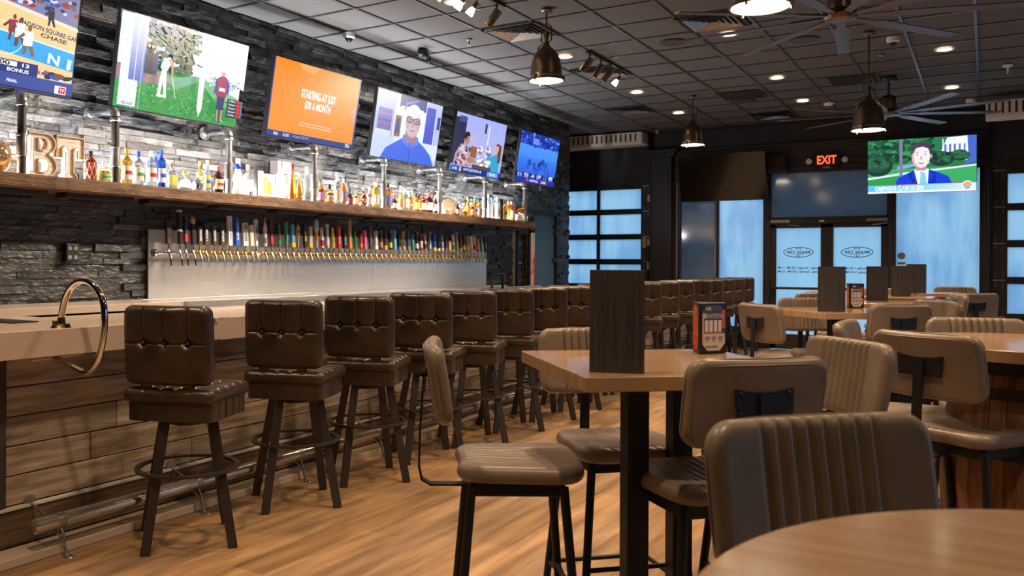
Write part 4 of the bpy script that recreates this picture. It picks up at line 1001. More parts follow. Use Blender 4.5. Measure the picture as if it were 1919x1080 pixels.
def card_stand(x, y, rz, label, s=1.):
    t = thing('card_stand', label, 'table card', (x, y, 1.10), rz, group='three-sided black card stands'); w, h_ = .125*s, .178*s
    m = MB(); r3 = w/sqrt(3)
    P_ = [(r3*cos(R(90+120*k)), r3*sin(R(90+120*k))) for k in range(3)]
    m.prism(P_, h_, (0, 0, 0), (1, 0, 0), (0, 1, 0)); m.build('leather_body', M['blackmet'], t, bevel=.005)
    for k, (nm) in enumerate(('drinks_card', 'red_card')):
        a = R(-90) if k == 0 else R(150); nx_, ny_ = cos(a), sin(a); d = w/(2*sqrt(3))+.0012
        ux = Vector((-ny_, nx_, 0)); uy = Vector((0, 0, 1)); o = Vector((nx_*d, ny_*d, 0)); m = MB()
        def q(pts, col, lift):
            m.col = col; oo = o+Vector((nx_, ny_, 0))*lift; m.add([oo+ux*(px*w)+uy*(pz*h_) for px, pz in pts], [tuple(range(len(pts)))])
        def rect(x0, x1, z0, z1, col, lift): q([(x0, z0), (x1, z0), (x1, z1), (x0, z1)], col, lift)
        oc = [(-.22, .06), (.22, .06), (.4, .2), (.4, .82), (.24, .95), (-.24, .95), (-.4, .82), (-.4, .2)]
        if k == 0:
            q(oc, (.75, .66, .54), 0); q([(-.4, .40), (.4, .40), (.4, .82), (.24, .95), (-.24, .95), (-.4, .82)], (.08, .06, .12), .0004)
            rect(-.40, -.34, .2, .8, (.75, .45, .2), .0008); rect(.30, .40, .5, .86, (.7, .12, .05), .0008); rect(-.34, .3, .70, .79, (.72, .64, .6), .0008)
            for j in range(4): rect(-.31+.155*j, -.19+.155*j, .44, .66, (.82, .76, .70), .001); rect(-.31+.155*j, -.19+.155*j, .41, .44, (.75, .25+.05*j, .1), .001)
            m.col = (.1, .08, .08)
            for txt, z, sz in (('THE', .885, .09), ('ESSENTIAL', .80, .09), ('CALENDAR', .735, .08)):
                if txt == 'THE': m.col = (.9, .85, .8)
                else: m.col = (.12, .1, .1)
                write(m, txt, o+Vector((nx_, ny_, 0))*.0016+uy*(z*h_)+ux*(-.2*w if txt == 'THE' else 0), ux, uy, sz*h_, (.2 if txt == 'THE' else .55)*w)
            for j in range(3): rect(-.3+.23*j, -.14+.23*j, .28, .34, (.35, .25, .3), .0008); rect(-.3+.23*j, -.17+.23*j, .24, .26, (.45, .35, .35), .0008)
            m.col = (.05, .04, .05); write(m, 'MALONES', o+Vector((nx_, ny_, 0))*.001+uy*(.14*h_)+ux*(-.08*w), ux, uy, .05*h_, .4*w)
        else:
            q(oc, (.62, .09, .03), 0); rd = random.Random(5)
            for j in range(46):
                a_, b__ = rd.uniform(-.34, .30), rd.uniform(.1, .88); s__ = rd.uniform(.03, .08)
                if .42 < b__ < .62: continue
                rect(a_, a_+s__, b__, b__+s__*.6, rd.choice([(.8, .35, .05), (.75, .2, .04), (.85, .55, .2), (.5, .05, .02), (.8, .65, .15)]), .0006+.00002*j)
            rect(-.1, .2, .80, .86, (.3, .3, .3), .002)
        m.build(nm, M['paint'], t, recalc=False)
    return t
a = at(1312, 663, Z=1.10); card_stand(a.x+.01, a.y+.045, R(56), 'black card stand with drinks card on the near square table', 1.05)
a = at(1598, 578, Z=1.10); card_stand(a.x, a.y+.03, R(46), 'black card stand beside the menu holder on the second square table', 1.05)
# ================================================================== BOTTLES ON THE SHELF
def bottle(u, top, kind, w_px, glassk, cap, label_col, label, fill=None, front=0., accent=None, capm=None):
    "u = pixel column, top = pixel row of the cap, w_px = width in pixels; stands on the shelf"
    xb = -5.72-front; p = at(u, top, X=xb); y = p.y; h_ = max(.12, p.z-ZS)
    dist = Vector((xb, y, 0)).dot(FW); r = w_px*dist/1614/2
    t = thing('liquor_bottle', label, 'bottle', (xb, y, ZS), group='liquor bottles on the shelf')
    n_ = 16; sq = 0.; sx = sy = 1.
    if kind == 'round': prof = [(.88, 0), (1, .02), (1, .60), (.92, .67), (.55, .74), (.34, .79), (.30, .95)]
    elif kind == 'square': prof = [(.86, 0), (.9, .02), (.9, .62), (.8, .68), (.45, .74), (.30, .78), (.28, .95)]; sq = 6; n_ = 24
    elif kind == 'slim': prof = [(.85, 0), (.95, .02), (.9, .5), (.7, .62), (.42, .74), (.34, .82), (.32, .96)]
    elif kind == 'tall': prof = [(.9, 0), (1, .02), (1, .68), (.85, .74), (.42, .79), (.36, .83), (.34, .96)]
    elif kind == 'bell': prof = [(.95, 0), (1, .03), (.98, .22), (.85, .42), (.55, .58), (.28, .66), (.24, .78)]
    elif kind == 'cone': prof = [(.9, 0), (1, .03), (.95, .15), (.7, .40), (.45, .60), (.28, .75), (.22, .95)]
    elif kind == 'globe': prof = [(.6, 0), (.8, .05), (1, .2), (1, .42), (.8, .58), (.4, .68), (.26, .74), (.26, .92)]
    elif kind == 'ceramic': prof = [(.9, 0), (1, .03), (.95, .15), (.72, .30), (.82, .42), (.74, .55), (.45, .70), (.3, .82), (.34, .9)]
    elif kind == 'skull': prof = [(.7, 0), (.9, .1), (.7, .24), (.55, .3), (.85, .45), (.85, .58), (.5, .72), (.3, .82), (.35, .9)]
    elif kind == 'squat': prof = [(.95, 0), (1, .03), (1, .45), (.9, .55), (.5, .64), (.3, .7), (.26, .85)]
    m = MB(); m.lathe([(r*a, h_*b_) for a, b_ in prof], n_, sq=sq); m.build('glass_body', G[glassk], t, smooth=50)
    m = MB(); m.col = cap; zt = prof[-1][1]*h_; rc = prof[-1][0]*r*1.2
    if kind in ('bell', 'globe') and cap: m.lathe([(rc*.8, zt-.01), (rc*.9, zt), (rc*1.5, zt+h_*.05), (rc*1.5, zt+h_*.12), (rc*.8, h_), (0, h_)], 14)
    else: m.lathe([(rc, zt-.12*h_), (rc, h_*.995), (rc*.8, h_), (0, h_)], 14)
    m.build('cap', capm or M['paint'], t, smooth=40)
    if label_col:
        m = MB(); k = 1.035; z0, z1 = (.14, .52) if kind not in ('squat', 'globe') else (.10, .42)
        vs = []; N = 10; a0 = radians(-78); 
        def rad(zf):
            for (ra, za), (rb, zb_) in zip(prof, prof[1:]):
                if za <= zf <= zb_: return ra+(rb-ra)*(zf-za)/(zb_-za+1e-9)
            return 1
        m.col = label_col
        for zf in (z0, z1):
            for i in range(N+1):
                a = a0+2*abs(a0)*i/N; q = (abs(cos(a))**6+abs(sin(a))**6)**(-1/6) if sq else 1
                vs.append((rad(zf)*r*k*q*cos(a), rad(zf)*r*k*q*sin(a), h_*zf))
        m.add(vs, [(i, i+1, N+2+i, N+1+i) for i in range(N)])
        if accent:
            m.col = accent; vs = []
            for zf in (z0+(z1-z0)*.35, z0+(z1-z0)*.62):
                for i in range(2, N-1):
                    a = a0+2*abs(a0)*i/N; q = (abs(cos(a))**6+abs(sin(a))**6)**(-1/6) if sq else 1
                    vs.append((rad(zf)*r*(k+.02)*q*cos(a), rad(zf)*r*(k+.02)*q*sin(a), h_*zf))
            L2 = N-3; m.add(vs, [(i, i+1, L2+i+1, L2+i) for i in range(L2-1)])
        m.build('label', M['paint'], t, recalc=False)
    return t
Wh, Cr, Bk, Gd, Rd, Bl, Or, Gn, Tn, Ye = (.8, .78, .72), (.75, .6, .4), (.02, .02, .02), (.6, .38, .08), (.6, .04, .03), (.04, .12, .6), (.75, .3, .05), (.05, .4, .12), (.5, .34, .18), (.7, .55, .1)
BT = [
 (170, 283, 'round', 22, 'red', Bk, None, 'round bottle wrapped in a white lattice, first on the shelf after the wooden letters'),
 (195, 303, 'squat', 26, 'yellow', Wh, (.55, .6, .35), 'squat yellow-green bottle beside the lattice bottle', Gn),
 (237.6, 278, 'round', 20, 'gold', Or, Wh, 'golden rum bottle with orange cap and white label, first after the second post', Rd),
 (259.7, 283.5, 'round', 20, 'clear', Bl, Wh, 'clear bottle with blue cap and white label', Gn),
 (283.7, 283, 'round', 20, 'clear', Wh, (.75, .78, .82), 'clear bottle with white cap and red round mark', Rd),
 (292.5, 283, 'slim', 13, 'blue', Bl, None, 'blue bottle half hidden behind its twin', None, .08),
 (302.7, 282, 'tall', 16, 'blue', Bl, (.75, .78, .84), 'bright blue bottle with silvery lower half', Bl),
 (322, 305.5, 'square', 20, 'clear', Tn, Ye, 'clear bottle with a wide gold label right of the blue bottles'),
 (347, 320, 'bell', 26, 'clear', Or, None, 'squat clear bell bottle with a round orange stopper'),
 (374, 302, 'slim', 12, 'gold', Or, Ye, 'thin golden bottle with orange cork behind the mirrored flask', None, .08),
 (371, 324, 'squat', 20, 'silver', Cr, None, 'low mirrored silver flask leaning light on the shelf'),
 (388.7, 300.5, 'slim', 14, 'clear', Cr, Ye, 'slim clear bottle with cork and blue base label', Bl),
 (409.7, 312, 'round', 18, 'dark', Rd, Cr, 'dark brown bottle with red neck and cream seal', Rd),
 (446, 297, 'ceramic', 21, 'ceramic', Wh, None, 'white ceramic decanter with a blue leafy collar'),
 (464.6, 308.6, 'square', 18, 'clear', (.5, .52, .55), (.75, .77, .78), 'clear square bottle between white decanter and cream display box'),
 (549, 307, 'cone', 15, 'amber', Rd, None, 'tall amber cone bottle with red stopper right of the display box'),
 (561, 324.5, 'cone', 15, 'gold', Wh, None, 'tapered golden bottle leaning on the amber cone bottle'),
 (574.8, 313, 'skull', 15, 'clear', Wh, None, 'clear figure-shaped bottle with glass ball stopper'),
 (601, 343, 'square', 17, 'amber', Tn, (.35, .2, .4), 'square amber whiskey bottle right of the fourth post'),
 (617.5, 345.5, 'squat', 18, 'amber', Bk, Cr, 'squat orange bottle with oval cream label', Tn),
 (632.4, 330, 'tall', 14, 'clear', Wh, Cr, 'tall clear bottle with white neck and cream label'),
 (644, 334.7, 'slim', 11, 'amber', Wh, (.15, .2, .45), 'slim amber bottle with a blue label'),
 (655.5, 352, 'squat', 12, 'dark', Bk, (.3, .08, .1), 'small dark bottle with maroon label'),
 (666.3, 357.8, 'square', 12, 'gold', Tn, Cr, 'small cream-labelled bottle before the dark round one'),
 (681, 352.5, 'globe', 14, 'red', Tn, (.5, .3, .4), 'round dark red bottle with gold base band', Ye),
 (692, 352, 'round', 12, 'clear', Cr, Wh, 'clear bottle with white label and small cork'),
 (704, 342, 'tall', 14, 'gold', Wh, Wh, 'tall whisky bottle with long white label left of the fifth post'),
 (727, 343.5, 'tall', 13, 'amber', Bk, (.2, .25, .6), 'amber bottle with tall black cap and blue label'),
 (739, 364, 'squat', 12, 'dark', Rd, Wh, 'low dark bottle with red cork and pale shoulder'),
 (751, 353, 'slim', 11, 'yellow', Ye, (.5, .25, .1), 'tall yellow-green bottle between the dark one and the wide white label'),
 (759, 354, 'square', 16, 'clear', Wh, Wh, 'clear bottle with the widest white label', Cr),
 (769, 359, 'round', 10, 'gold', Gn, (.6, .15, .08), 'golden bottle with green cap and red label band', Cr),
 (780, 363, 'square', 13, 'orange', Bk, Ye, 'orange square bottle with a gold base label'),
 (793, 365, 'square', 14, 'red', Rd, Cr, 'red-brown bottle with a squared cream label'),
 (805, 361.7, 'round', 13, 'dark', (.8, .03, .03), Wh, 'bottle with bright red wax neck and white label'),
 (816.5, 366, 'slim', 9, 'dark', Gd, (.5, .5, .5), 'thin dark bottle against the sixth post'),
 (851, 372, 'slim', 9, 'orange', Wh, Cr, 'slim orange bottle just right of the wooden cask'),
 (857, 382, 'square', 9, 'dark', Bk, (.4, .4, .4), 'small dark bottle with grey label right of the cask'),
 (863, 383, 'round', 8, 'clear', Tn, (.6, .4, .35), 'tiny rosy bottle before the round amber one'),
 (869.7, 382.5, 'globe', 13, 'amber', Tn, Ye, 'round amber bottle with an oval gold label'),
 (877, 370, 'slim', 10, 'yellow', Gd, Ye, 'yellow bottle with foil neck behind the round amber one'),
 (884.6, 379, 'round', 9, 'red', Tn, (.7, .5, .4), 'reddish bottle left of the green-capped one'),
 (890, 369, 'round', 10, 'gold', Gn, Wh, 'golden bottle with bright green cap and white label', Bl),
 (898, 373.6, 'round', 10, 'orange', (.03, .03, .1), (.5, .3, .4), 'orange bottle with navy cap left of the seventh post'),
 (916, 364.4, 'tall', 11, 'frost', Wh, None, 'tallest white frosted bottle right of the seventh post'),
 (923, 368, 'round', 9, 'frost', Bl, Wh, 'white frosted bottle with a blue cap'),
 (932, 369.6, 'tall', 12, 'frost', Wh, Wh, 'white frosted bottle beside the narrow dark box', (.4, .4, .42)),
 (945.4, 376, 'round', 10, 'gold', Or, Ye, 'golden bottle with orange cap right of the dark box', Bk),
 (952.5, 377, 'round', 9, 'amber', Or, None, 'amber bottle behind the last white label', None, .06),
 (958.5, 378, 'square', 13, 'amber', Cr, Wh, 'last bottle with a large white label near the shelf end'),
]
for b_ in BT:
    u, top, kind, w_, gk, cap, lc, lab = b_[:8]; bo = bottle(u, top, kind, w_, gk, cap, lc, lab, None, b_[9] if len(b_) > 9 else 0., b_[8] if len(b_) > 8 else None)
    if 'lattice' in lab:
        m = MB(); r = 22*Vector((-5.72, bo.location.y, 0)).dot(FW)/1614/2
        for k in range(8):
            for s_ in (-1, 1): m.tube([(r*1.03*cos(2*pi*k/8+s_*.9*j/6), r*1.03*sin(2*pi*k/8+s_*.9*j/6), .015+.125*j/6) for j in range(7)], .0025, 5)
        m.build('lattice', M['white'], bo, smooth=60)
    if 'ceramic decanter' in lab:
        m = MB(); m.lathe([(.024, .235), (.03, .25), (.028, .275), (.025, .28)], 16); m.build('blue_collar', mat('cobalt_paint', (.02, .06, .6), .25), bo, smooth=50)
# wooden marquee letters
def letter(kind, y0, y1, z1, label):
    w, h_ = y1-y0, z1-ZS; t = thing('wooden_letter', label, 'letter', (-5.74, y0, ZS), group='wooden marquee letters')
    if kind == 'B':
        out = [(0, 0), (.62, 0)]+[(.62+.36*sin(a), .26-.26*cos(a)) for a in [pi*k/10 for k in range(1, 10)]]+[(.70, .52)]+[(.60+.34*sin(a), .76-.24*cos(a)) for a in [pi*k/10 for k in range(1, 10)]]+[(.6, 1), (0, 1), (0, .9), (.1, .88), (.1, .12), (0, .1)]
        holes = [[(.34, .12), (.5, .12)]+[(.5+.14*sin(a), .255-.135*cos(a)) for a in [pi*k/8 for k in range(1, 8)]]+[(.5, .39), (.34, .39)], [(.34, .62), (.48, .62)]+[(.48+.13*sin(a), .745-.125*cos(a)) for a in [pi*k/8 for k in range(1, 8)]]+[(.48, .87), (.34, .87)]]
    else:
        out = [(.30, 0), (.78, 0), (.78, .1), (.66, .14), (.66, .70)]+[(.74+.08*cos(a), .70+.08*sin(a)) for a in [pi-pi*k/8 for k in range(0, 9)]]+[(.82, .50), (1, .50), (1, 1), (0, 1), (0, .50), (.2, .50), (.2, .70)]+[(.28+.08*cos(a), .70+.08*sin(a)) for a in [pi-pi*k/8 for k in range(0, 9)]]+[(.42, .66), (.42, .14), (.30, .1)]
        out = [(.28, 0), (.74, 0), (.74, .10), (.64, .16), (.64, .64), (.67, .72), (.73, .74), (.79, .70), (.79, .48), (1, .48), (1, 1), (0, 1), (0, .48), (.22, .48), (.22, .70), (.28, .74), (.35, .72), (.38, .64), (.38, .16), (.28, .10)]; holes = []
    m = MB(); m.col = (.62, .40, .20)
    def ring(P_, wd, x0, x1):
        n_ = len(P_)
        for i in range(n_):
            a, b_ = P_[i], P_[(i+1) % n_]; m.tube([(x0, a[0]*w, a[1]*h_), (x0, b_[0]*w, b_[1]*h_)], wd, 4, sec=[(-1, -1), (1, -1), (1, 1), (-1, 1)])
    dp = .075
    m2 = MB(); m2.m = 0
    # side band following the outline and the counters
    for P_ in [out]+holes:
        n_ = len(P_); vs = []; fs = []; cx = sum(p[0] for p in P_)/n_; cz = sum(p[1] for p in P_)/n_
        for k, (a, b_) in enumerate(P_):
            # inset point toward the letter's body
            p0, p1 = P_[k-1], P_[(k+1) % n_]; tx, tz = (p1[0]-p0[0])*w, (p1[1]-p0[1])*h_; l_ = hypot(tx, tz) or 1; nx_, nz_ = -tz/l_, tx/l_
            if P_ is not out: nx_, nz_ = -nx_, -nz_
            e_ = .011
            vs += [(dp/2, a*w, b_*h_), (-dp/2, a*w, b_*h_), (dp/2, a*w+nx_*e_, b_*h_+nz_*e_), (-dp/2, a*w+nx_*e_, b_*h_+nz_*e_)]
        for k in range(n_):
            j = (k+1) % n_; q = 4*k; r_ = 4*j
            fs += [(q, r_, r_+1, q+1), (q, q+2, r_+2, r_), (q+2, q+3, r_+3, r_+2), (q+1, r_+1, r_+3, q+3)]
        m2.add(vs, fs)
    m2.build('edge_band', mat('light_oak_edge_'+kind, (.70, .52, .33), .5), t, recalc=True)
    # boarded face a little behind the rim, counters left open
    from mathutils.geometry import tessellate_polygon
    L3 = [[Vector((a*w, b_*h_, 0)) for a, b_ in P_] for P_ in [out]+holes]; flat = [q for l_ in L3 for q in l_]
    tr = tessellate_polygon(L3); me = bpy.data.meshes.new('board_face'); me.from_pydata([(.022, q.x, q.y) for q in flat], [], [tuple(t_) for t_ in tr])
    fm = mat('whitewashed_board_'+kind, (.85, .79, .72), .6, noise=(5, .3, (4, 2, 30)), bump=(1, .9, .004, (0, 0, 28)))
    me.materials.append(fm); o = bpy.data.objects.new('board_face', me); COL.objects.link(o); o.parent = t
    sd = o.modifiers.new('solid', 'SOLIDIFY'); sd.thickness = .012
    m3 = MB()
    k = 0; z = .06
    return t
letter('B', 3.58, 3.80, 2.345, 'wooden marquee letter B standing on the bottle shelf')
letter('T', 3.79, 4.02, 2.345, 'wooden marquee letter T standing on the bottle shelf')
m = MB(); m.lathe([(.03, 0), (.05, .005), (.08, .04), (.098, .10), (.10, .13), (.085, .185), (.05, .22), (0, .23)], 32); c_ = at(0, 300, X=-5.74)
t = thing('gold_globe', 'gold glass globe at the left end of the shelf', 'globe', (-5.74, c_.y-.03, ZS)); m.build('globe_glass', M['gold'], t, smooth=60)
m = MB(); m.lathe([(0, 0), (.04, 0), (.045, .006), (.03, .01)], 20); m.build('foot', M['chrome'], t, smooth=40)
# display box, brightened by an added lamp, with a decanter, and a taupe carton behind it
p0, p1 = at(481, 372, X=-5.70), at(538, 376, X=-5.70); zt = at(482, 317, X=-5.70).z
t = thing('display_box', 'open cream display box holding an orange decanter', 'box', (0, 0, 0))
m = MB(); xa = -5.86
m.bx(xa, -5.70, p0.y, p0.y+.012, ZS, zt); m.bx(xa, -5.70, p1.y-.012, p1.y, ZS, zt-.01); m.bx(xa, xa+.01, p0.y, p1.y, ZS, zt-.01); m.bx(xa, -5.70, p0.y, p1.y, ZS, ZS+.012); m.bx(xa, -5.72, p0.y, p1.y, zt-.03, zt-.02)
m.build('carton', M['frame'], t)
m = MB(); m.bx(xa+.012, xa+.016, p0.y+.014, p1.y-.014, ZS+.02, zt-.03); m.bx(-5.706, -5.698, p0.y+.012, p0.y+.085, ZS+.012, zt-.012); m.bx(-5.706, -5.698, p1.y-.15, p1.y-.012, ZS+.012, zt-.02); m.bx(xa+.01, -5.70, p0.y+.012, p0.y+.016, ZS+.012, zt-.02)
m.build('cream_lining', M['white'], t)
l = lamp('POINT', 'display_box_fill', (-5.73, (p0.y+p1.y)/2, zt-.05), (0, 0, 0), .5, (1, .85, .65), size=.02); l.parent = t  # added fill light without a fitting, brightens the cream lining
yd = (p0.y+p1.y)/2-.02
t = thing('decanter', 'orange square decanter inside the cream display box', 'bottle', (-5.78, yd, ZS+.03))
m = MB(); m.lathe([(.052, 0), (.058, .01), (.058, .10), (.045, .125), (.02, .14), (.018, .16)], 24, sq=6); m.build('glass_body', G['orange'], t, smooth=50)
m = MB(); m.lathe([(.018, .155), (.03, .165), (.03, .19), (0, .20)], 16); m.build('stopper', G['clear'], t, smooth=50)
m = MB(); y0_, y1_ = at(516, 320, X=-5.93).y, at(540, 320, X=-5.93).y; m.bx(-6.0, -5.9, y0_, y1_, ZS, at(528, 303, X=-5.93).z)
t = m.build('gift_carton', mat('taupe_carton', (.36, .29, .27), .5)); tag(t, 'tall taupe carton standing behind the display box', 'box')
m = MB(); m.bx(-5.9, -5.898, y0_+.05, y0_+.065, ZS+.05, at(528, 303, X=-5.93).z-.002); m.build('gold_stripe', M['gold'], t)
m = MB(); y0_, y1_ = at(935, 400, X=-5.74).y, at(941, 400, X=-5.74).y; m.bx(-5.80, -5.72, y0_, y1_, ZS, at(938, 373, X=-5.74).z); tag(m.build('bottle_box', M['black'], bevel=.002), 'narrow dark box between white bottles and golden bottle', 'box')
# small oak cask on a stand
c0_, c1_ = at(826, 390, X=-5.74), at(849, 390, X=-5.74); r = (at(837, 371, X=-5.74).z-at(837, 401, X=-5.74).z)/2; zc = at(837, 386, X=-5.74).z+.0
t = thing('oak_cask', 'small pale wooden cask with black hoops on the shelf', 'cask', (-5.76, (c0_.y+c1_.y)/2, zc), rz=R(-35))
m = MB(); m.lathe([(.0, -.10), (r*.8, -.10), (r*.86, -.105), (r*.97, -.05), (r, 0), (r*.97, .05), (r*.86, .105), (r*.8, .10), (0, .10)], 32, axis='X'); m.build('cask_body', mat('pale_oak', (.62, .46, .28), .5, noise=(6, .2, (1, 14, 14))), t, smooth=40)
for xx in (-.075, -.035, .035, .075):
    m = MB(); q = r*(1-.14*(abs(xx)/.105)**2)+.002; m.lathe([(q-.002, xx-.007), (q+.002, xx-.007), (q+.002, xx+.007), (q-.002, xx+.007)], 32, axis='X'); m.build('hoop', M['blackmet'], t, smooth=40)
m = MB(); m.bx(-.08, .10, -.05, .05, ZS-zc, ZS-zc+.045); m.build('cradle', M['cream'], t); m = MB(); m.cyl((.10, 0, -r*.55), (.135, 0, -r*.55), .008, n=10); m.cyl((.125, 0, -r*.6), (.125, 0, -r*.3), .006, n=8); m.build('spigot', M['cream'], t)
# things at the far end of the shelf
c_ = at(970, 413, X=-5.72)
for k in range(3):
    m = MB(); m.col = [(.7, .6, .5), (.62, .55, .5), (.75, .66, .55)][k]; m.box((-5.74, c_.y+.0, ZS+.018+.034*k), (.14, .20-.01*k, .03), rz=.1*k)
    tag(m.build('book', M['paint'], bevel=.003), 'pale book lying at the shelf end, %s of the stack' % ['bottom', 'middle', 'top'][k], 'book', 'stacked books at the shelf end')
c_ = at(976, 398, X=-5.74)
t = thing('bison_decanter', 'amber animal-shaped decanter on the stacked books', 'bottle', (-5.74, c_.y, ZS+.105), rz=R(90))
m = MB(); m.lathe([(0, -.085), (.022, -.08), (.034, -.05), (.042, 0), (.05, .04), (.04, .075), (.02, .10), (0, .115)], 20, (0, 0, .055), axis='X', sx=.8)
for a in (-.05, .045):
    for s_ in (-1, 1): m.cyl((a, s_*.018, .035), (a, s_*.02, 0), .010, .007, n=8)
m.lathe([(0, 0), (.02, .01), (.028, .04), (.02, .065), (0, .07)], 14, (.085, 0, .03)); m.build('glass_body', G['amber'], t, smooth=60)
m = MB(); m.lathe([(.012, .09), (.014, .115), (0, .12)], 12, (.03, 0, 0)); m.build('stopper', M['blackmet'], t)
c_ = at(985, 412, X=-5.70); m = MB(); m.lathe([(.035, 0), (.045, .01), (.055, .05), (.045, .09), (.03, .10)], 20, (-5.72, c_.y, ZS)); tag(m.build('glass_jar', G['clear'], smooth=60), 'clear round glass jar at the very end of the shelf', 'jar')
# ================================================================== BEER TAPS
yr0, yr1 = at(290, 470, X=-5.92).y, at(911, 487, X=-5.92).y; ZT = 1.50
m = MB(); m.cyl((-5.93, yr0, ZT), (-5.93, yr0+.36, ZT), .012, n=16); m.lathe([(0, 0), (.035, 0), (.035, .02)], 16, (-5.93, yr0-.01, ZT), axis='Y'); tag(m.build('tap_rail', M['chrome'], smooth=40), 'short dark-ended chrome tap rail at the left of the steel panel', 'rail')
m = MB(); m.cyl((-5.93, yr0+.365, ZT), (-5.93, yr1+.02, ZT), .012, n=16); tag(m.build('tap_rail', M['brass'], smooth=40), 'long brass rail carrying the beer taps across the steel panel', 'rail')
def tap(i, u, top, kind, c1, c2, txt=None, tc=(.85, .83, .8), label=''):
    p = at(u, top, X=-5.86); y = p.y; metal = M['chrome'] if i < 4 else M['brass']; zb = ZT+.075; h_ = max(.14, p.z-zb)
    t = thing('beer_tap', label, 'beer tap', (0, y, 0), group='beer taps along the steel panel')
    m = MB(); m.cyl((XW+.055, 0, ZT), (-5.86, 0, ZT), .009, n=12); m.lathe([(.009, 0), (.016, .003), (.016, .010), (.009, .013)], 14, (-5.915, 0, ZT), axis='X')
    m.tube([(-5.875, 0, ZT+.03), (-5.865, 0, ZT), (-5.85, 0, ZT-.03), (-5.84, 0, ZT-.055)], [.008, .012, .009, .007], 12); m.lathe([(.005, .02), (.011, .03), (.011, .045), (.006, .055), (.006, .08)], 12, (-5.868, 0, ZT)); m.build('faucet', metal, t, smooth=40)
    m = MB(); m.col = (.02, .02, .02) if i < 4 else (.06, .28, .62); q = 1.0
    m.tube([(-5.842, 0, ZT-.05), (-5.833, 0, ZT-.075 if i > 3 else ZT-.11)], [.0085, .006], 10); m.build('spout_tip', M['paint'], t, smooth=40)
    w = .022; d = .014; xh = -5.868; m = MB(); m.T = Matrix.Translation((xh, 0, zb)) @ Matrix.Rotation(-.05, 4, 'Y') @ Matrix.Rotation(random.uniform(-.03, .03), 4, 'X')
    m.col = c1
    if kind == 'slab':
        m.box((0, 0, h_/2), (d*2, w*2, h_)); m.col = c2; m.box((0, 0, h_*.1), (d*2.1, w*2.05, h_*.2))
    elif kind == 'wide':
        m.box((0, 0, h_/2), (d*2, w*2.6, h_)); m.col = c2; m.box((d, 0, h_*.82), (.004, w*1.8, h_*.22)); m.box((d, 0, h_*.4), (.004, w*1.6, h_*.4))
    elif kind == 'taper':
        m.prism([(-w*.5, 0), (w*.5, 0), (w*1.05, h_*.93), (w*.4, h_), (-w*.9, h_*.97)], d*1.8, (-d, 0, 0), (0, 1, 0), (0, 0, 1)); m.col = c2; m.box((d, 0, h_*.45), (.004, w*.9, h_*.4))
    elif kind == 'badge':
        m.box((0, 0, h_*.38), (d*1.6, w*1.3, h_*.76)); m.lathe([(0, -d), (w*.95, -d), (w*.95, d), (0, d)], 18, (0, 0, h_*.85), axis='X'); m.col = c2; m.lathe([(0, d+.001), (w*.7, d+.001)], 16, (0, 0, h_*.85), axis='X'); m.box((0, 0, h_*.22), (d*1.8, w*1.5, h_*.25))
    elif kind == 'figure':
        m.lathe([(0, 0), (w*.8, 0), (w*.9, h_*.12), (w*.6, h_*.3), (w*.95, h_*.5), (w*1.0, h_*.66), (w*.5, h_*.76), (w*.6, h_*.86), (w*.45, h_*.96), (0, h_)], 12, sx=.8); m.col = c2; m.lathe([(w*.82, h_*.1), (w*.98, h_*.14), (w*.85, h_*.3)], 12, sx=.85); m.lathe([(w*.6, h_*.8), (w*.68, h_*.88), (w*.4, h_*.97)], 12, sx=.85)
    elif kind == 'bottle':
        m.lathe([(0, 0), (w*.7, 0), (w*.75, h_*.5), (w*.6, h_*.62), (w*.35, h_*.75), (w*.3, h_*.97), (0, h_)], 14); m.col = c2; m.lathe([(w*.73, h_*.12), (w*.8, h_*.13), (w*.8, h_*.42), (w*.75, h_*.43)], 14)
    elif kind == 'pint':
        m.lathe([(0, h_*.4), (w*.85, h_*.4), (w*1.05, h_*.62), (w*1.25, h_*.9), (w*1.25, h_*.93)], 18); m.lathe([(w*.8, 0), (w*.85, h_*.38)], 14); m.box((0, 0, h_*.2), (d*1.6, w*1.3, h_*.4)); m.col = c2; m.lathe([(w*1.25, h_*.93), (w*1.27, h_), (0, h_)], 18); m.lathe([(w*.9, h_*.37), (w*1.1, h_*.38), (w*1.1, h_*.42), (w*.9, h_*.43)], 18)
    elif kind == 'knob':
        m.box((0, 0, h_*.36), (d*1.8, w*1.5, h_*.72)); m.col = c2; m.lathe([(w*.6, h_*.70), (w*1.05, h_*.78), (w*1.1, h_*.86), (w*.7, h_*.95), (w*.2, h_)], 18)
    elif kind == 'paddle':
        m.prism([(-w*.35, 0), (w*.35, 0), (w*.4, h_*.45), (w*1.1, h_*.55), (w*1.1, h_*.82), (w*.4, h_*.9), (w*.35, h_), (-w*.35, h_), (-w*.4, h_*.9), (-w*1.1, h_*.82), (-w*1.1, h_*.55), (-w*.4, h_*.45)], d*1.4, (-d*.7, 0, 0), (0, 1, 0), (0, 0, 1)); m.col = c2; m.box((d*.72, 0, h_*.68), (.003, w*1.2, h_*.12))
    elif kind == 'block':
        m.lathe([(w*.55, 0), (w*.75, h_*.35), (w*.8, h_*.6)], 14); m.lathe([(w*1.0, h_*.6), (w*1.2, h_*.66), (w*1.2, h_*.95), (w*.9, h_), (0, h_)], 18); m.col = c2; m.lathe([(w*.72, h_*.25), (w*.86, h_*.3), (w*.86, h_*.55)], 14)
    if txt:
        m.col = tc; write(m, txt, (d+.0025, 0, h_*.52), (0, 0, 1), (0, -1, 0), w*1.25, h_*.62)
    m.build('handle', M['paint'], t, smooth=40)
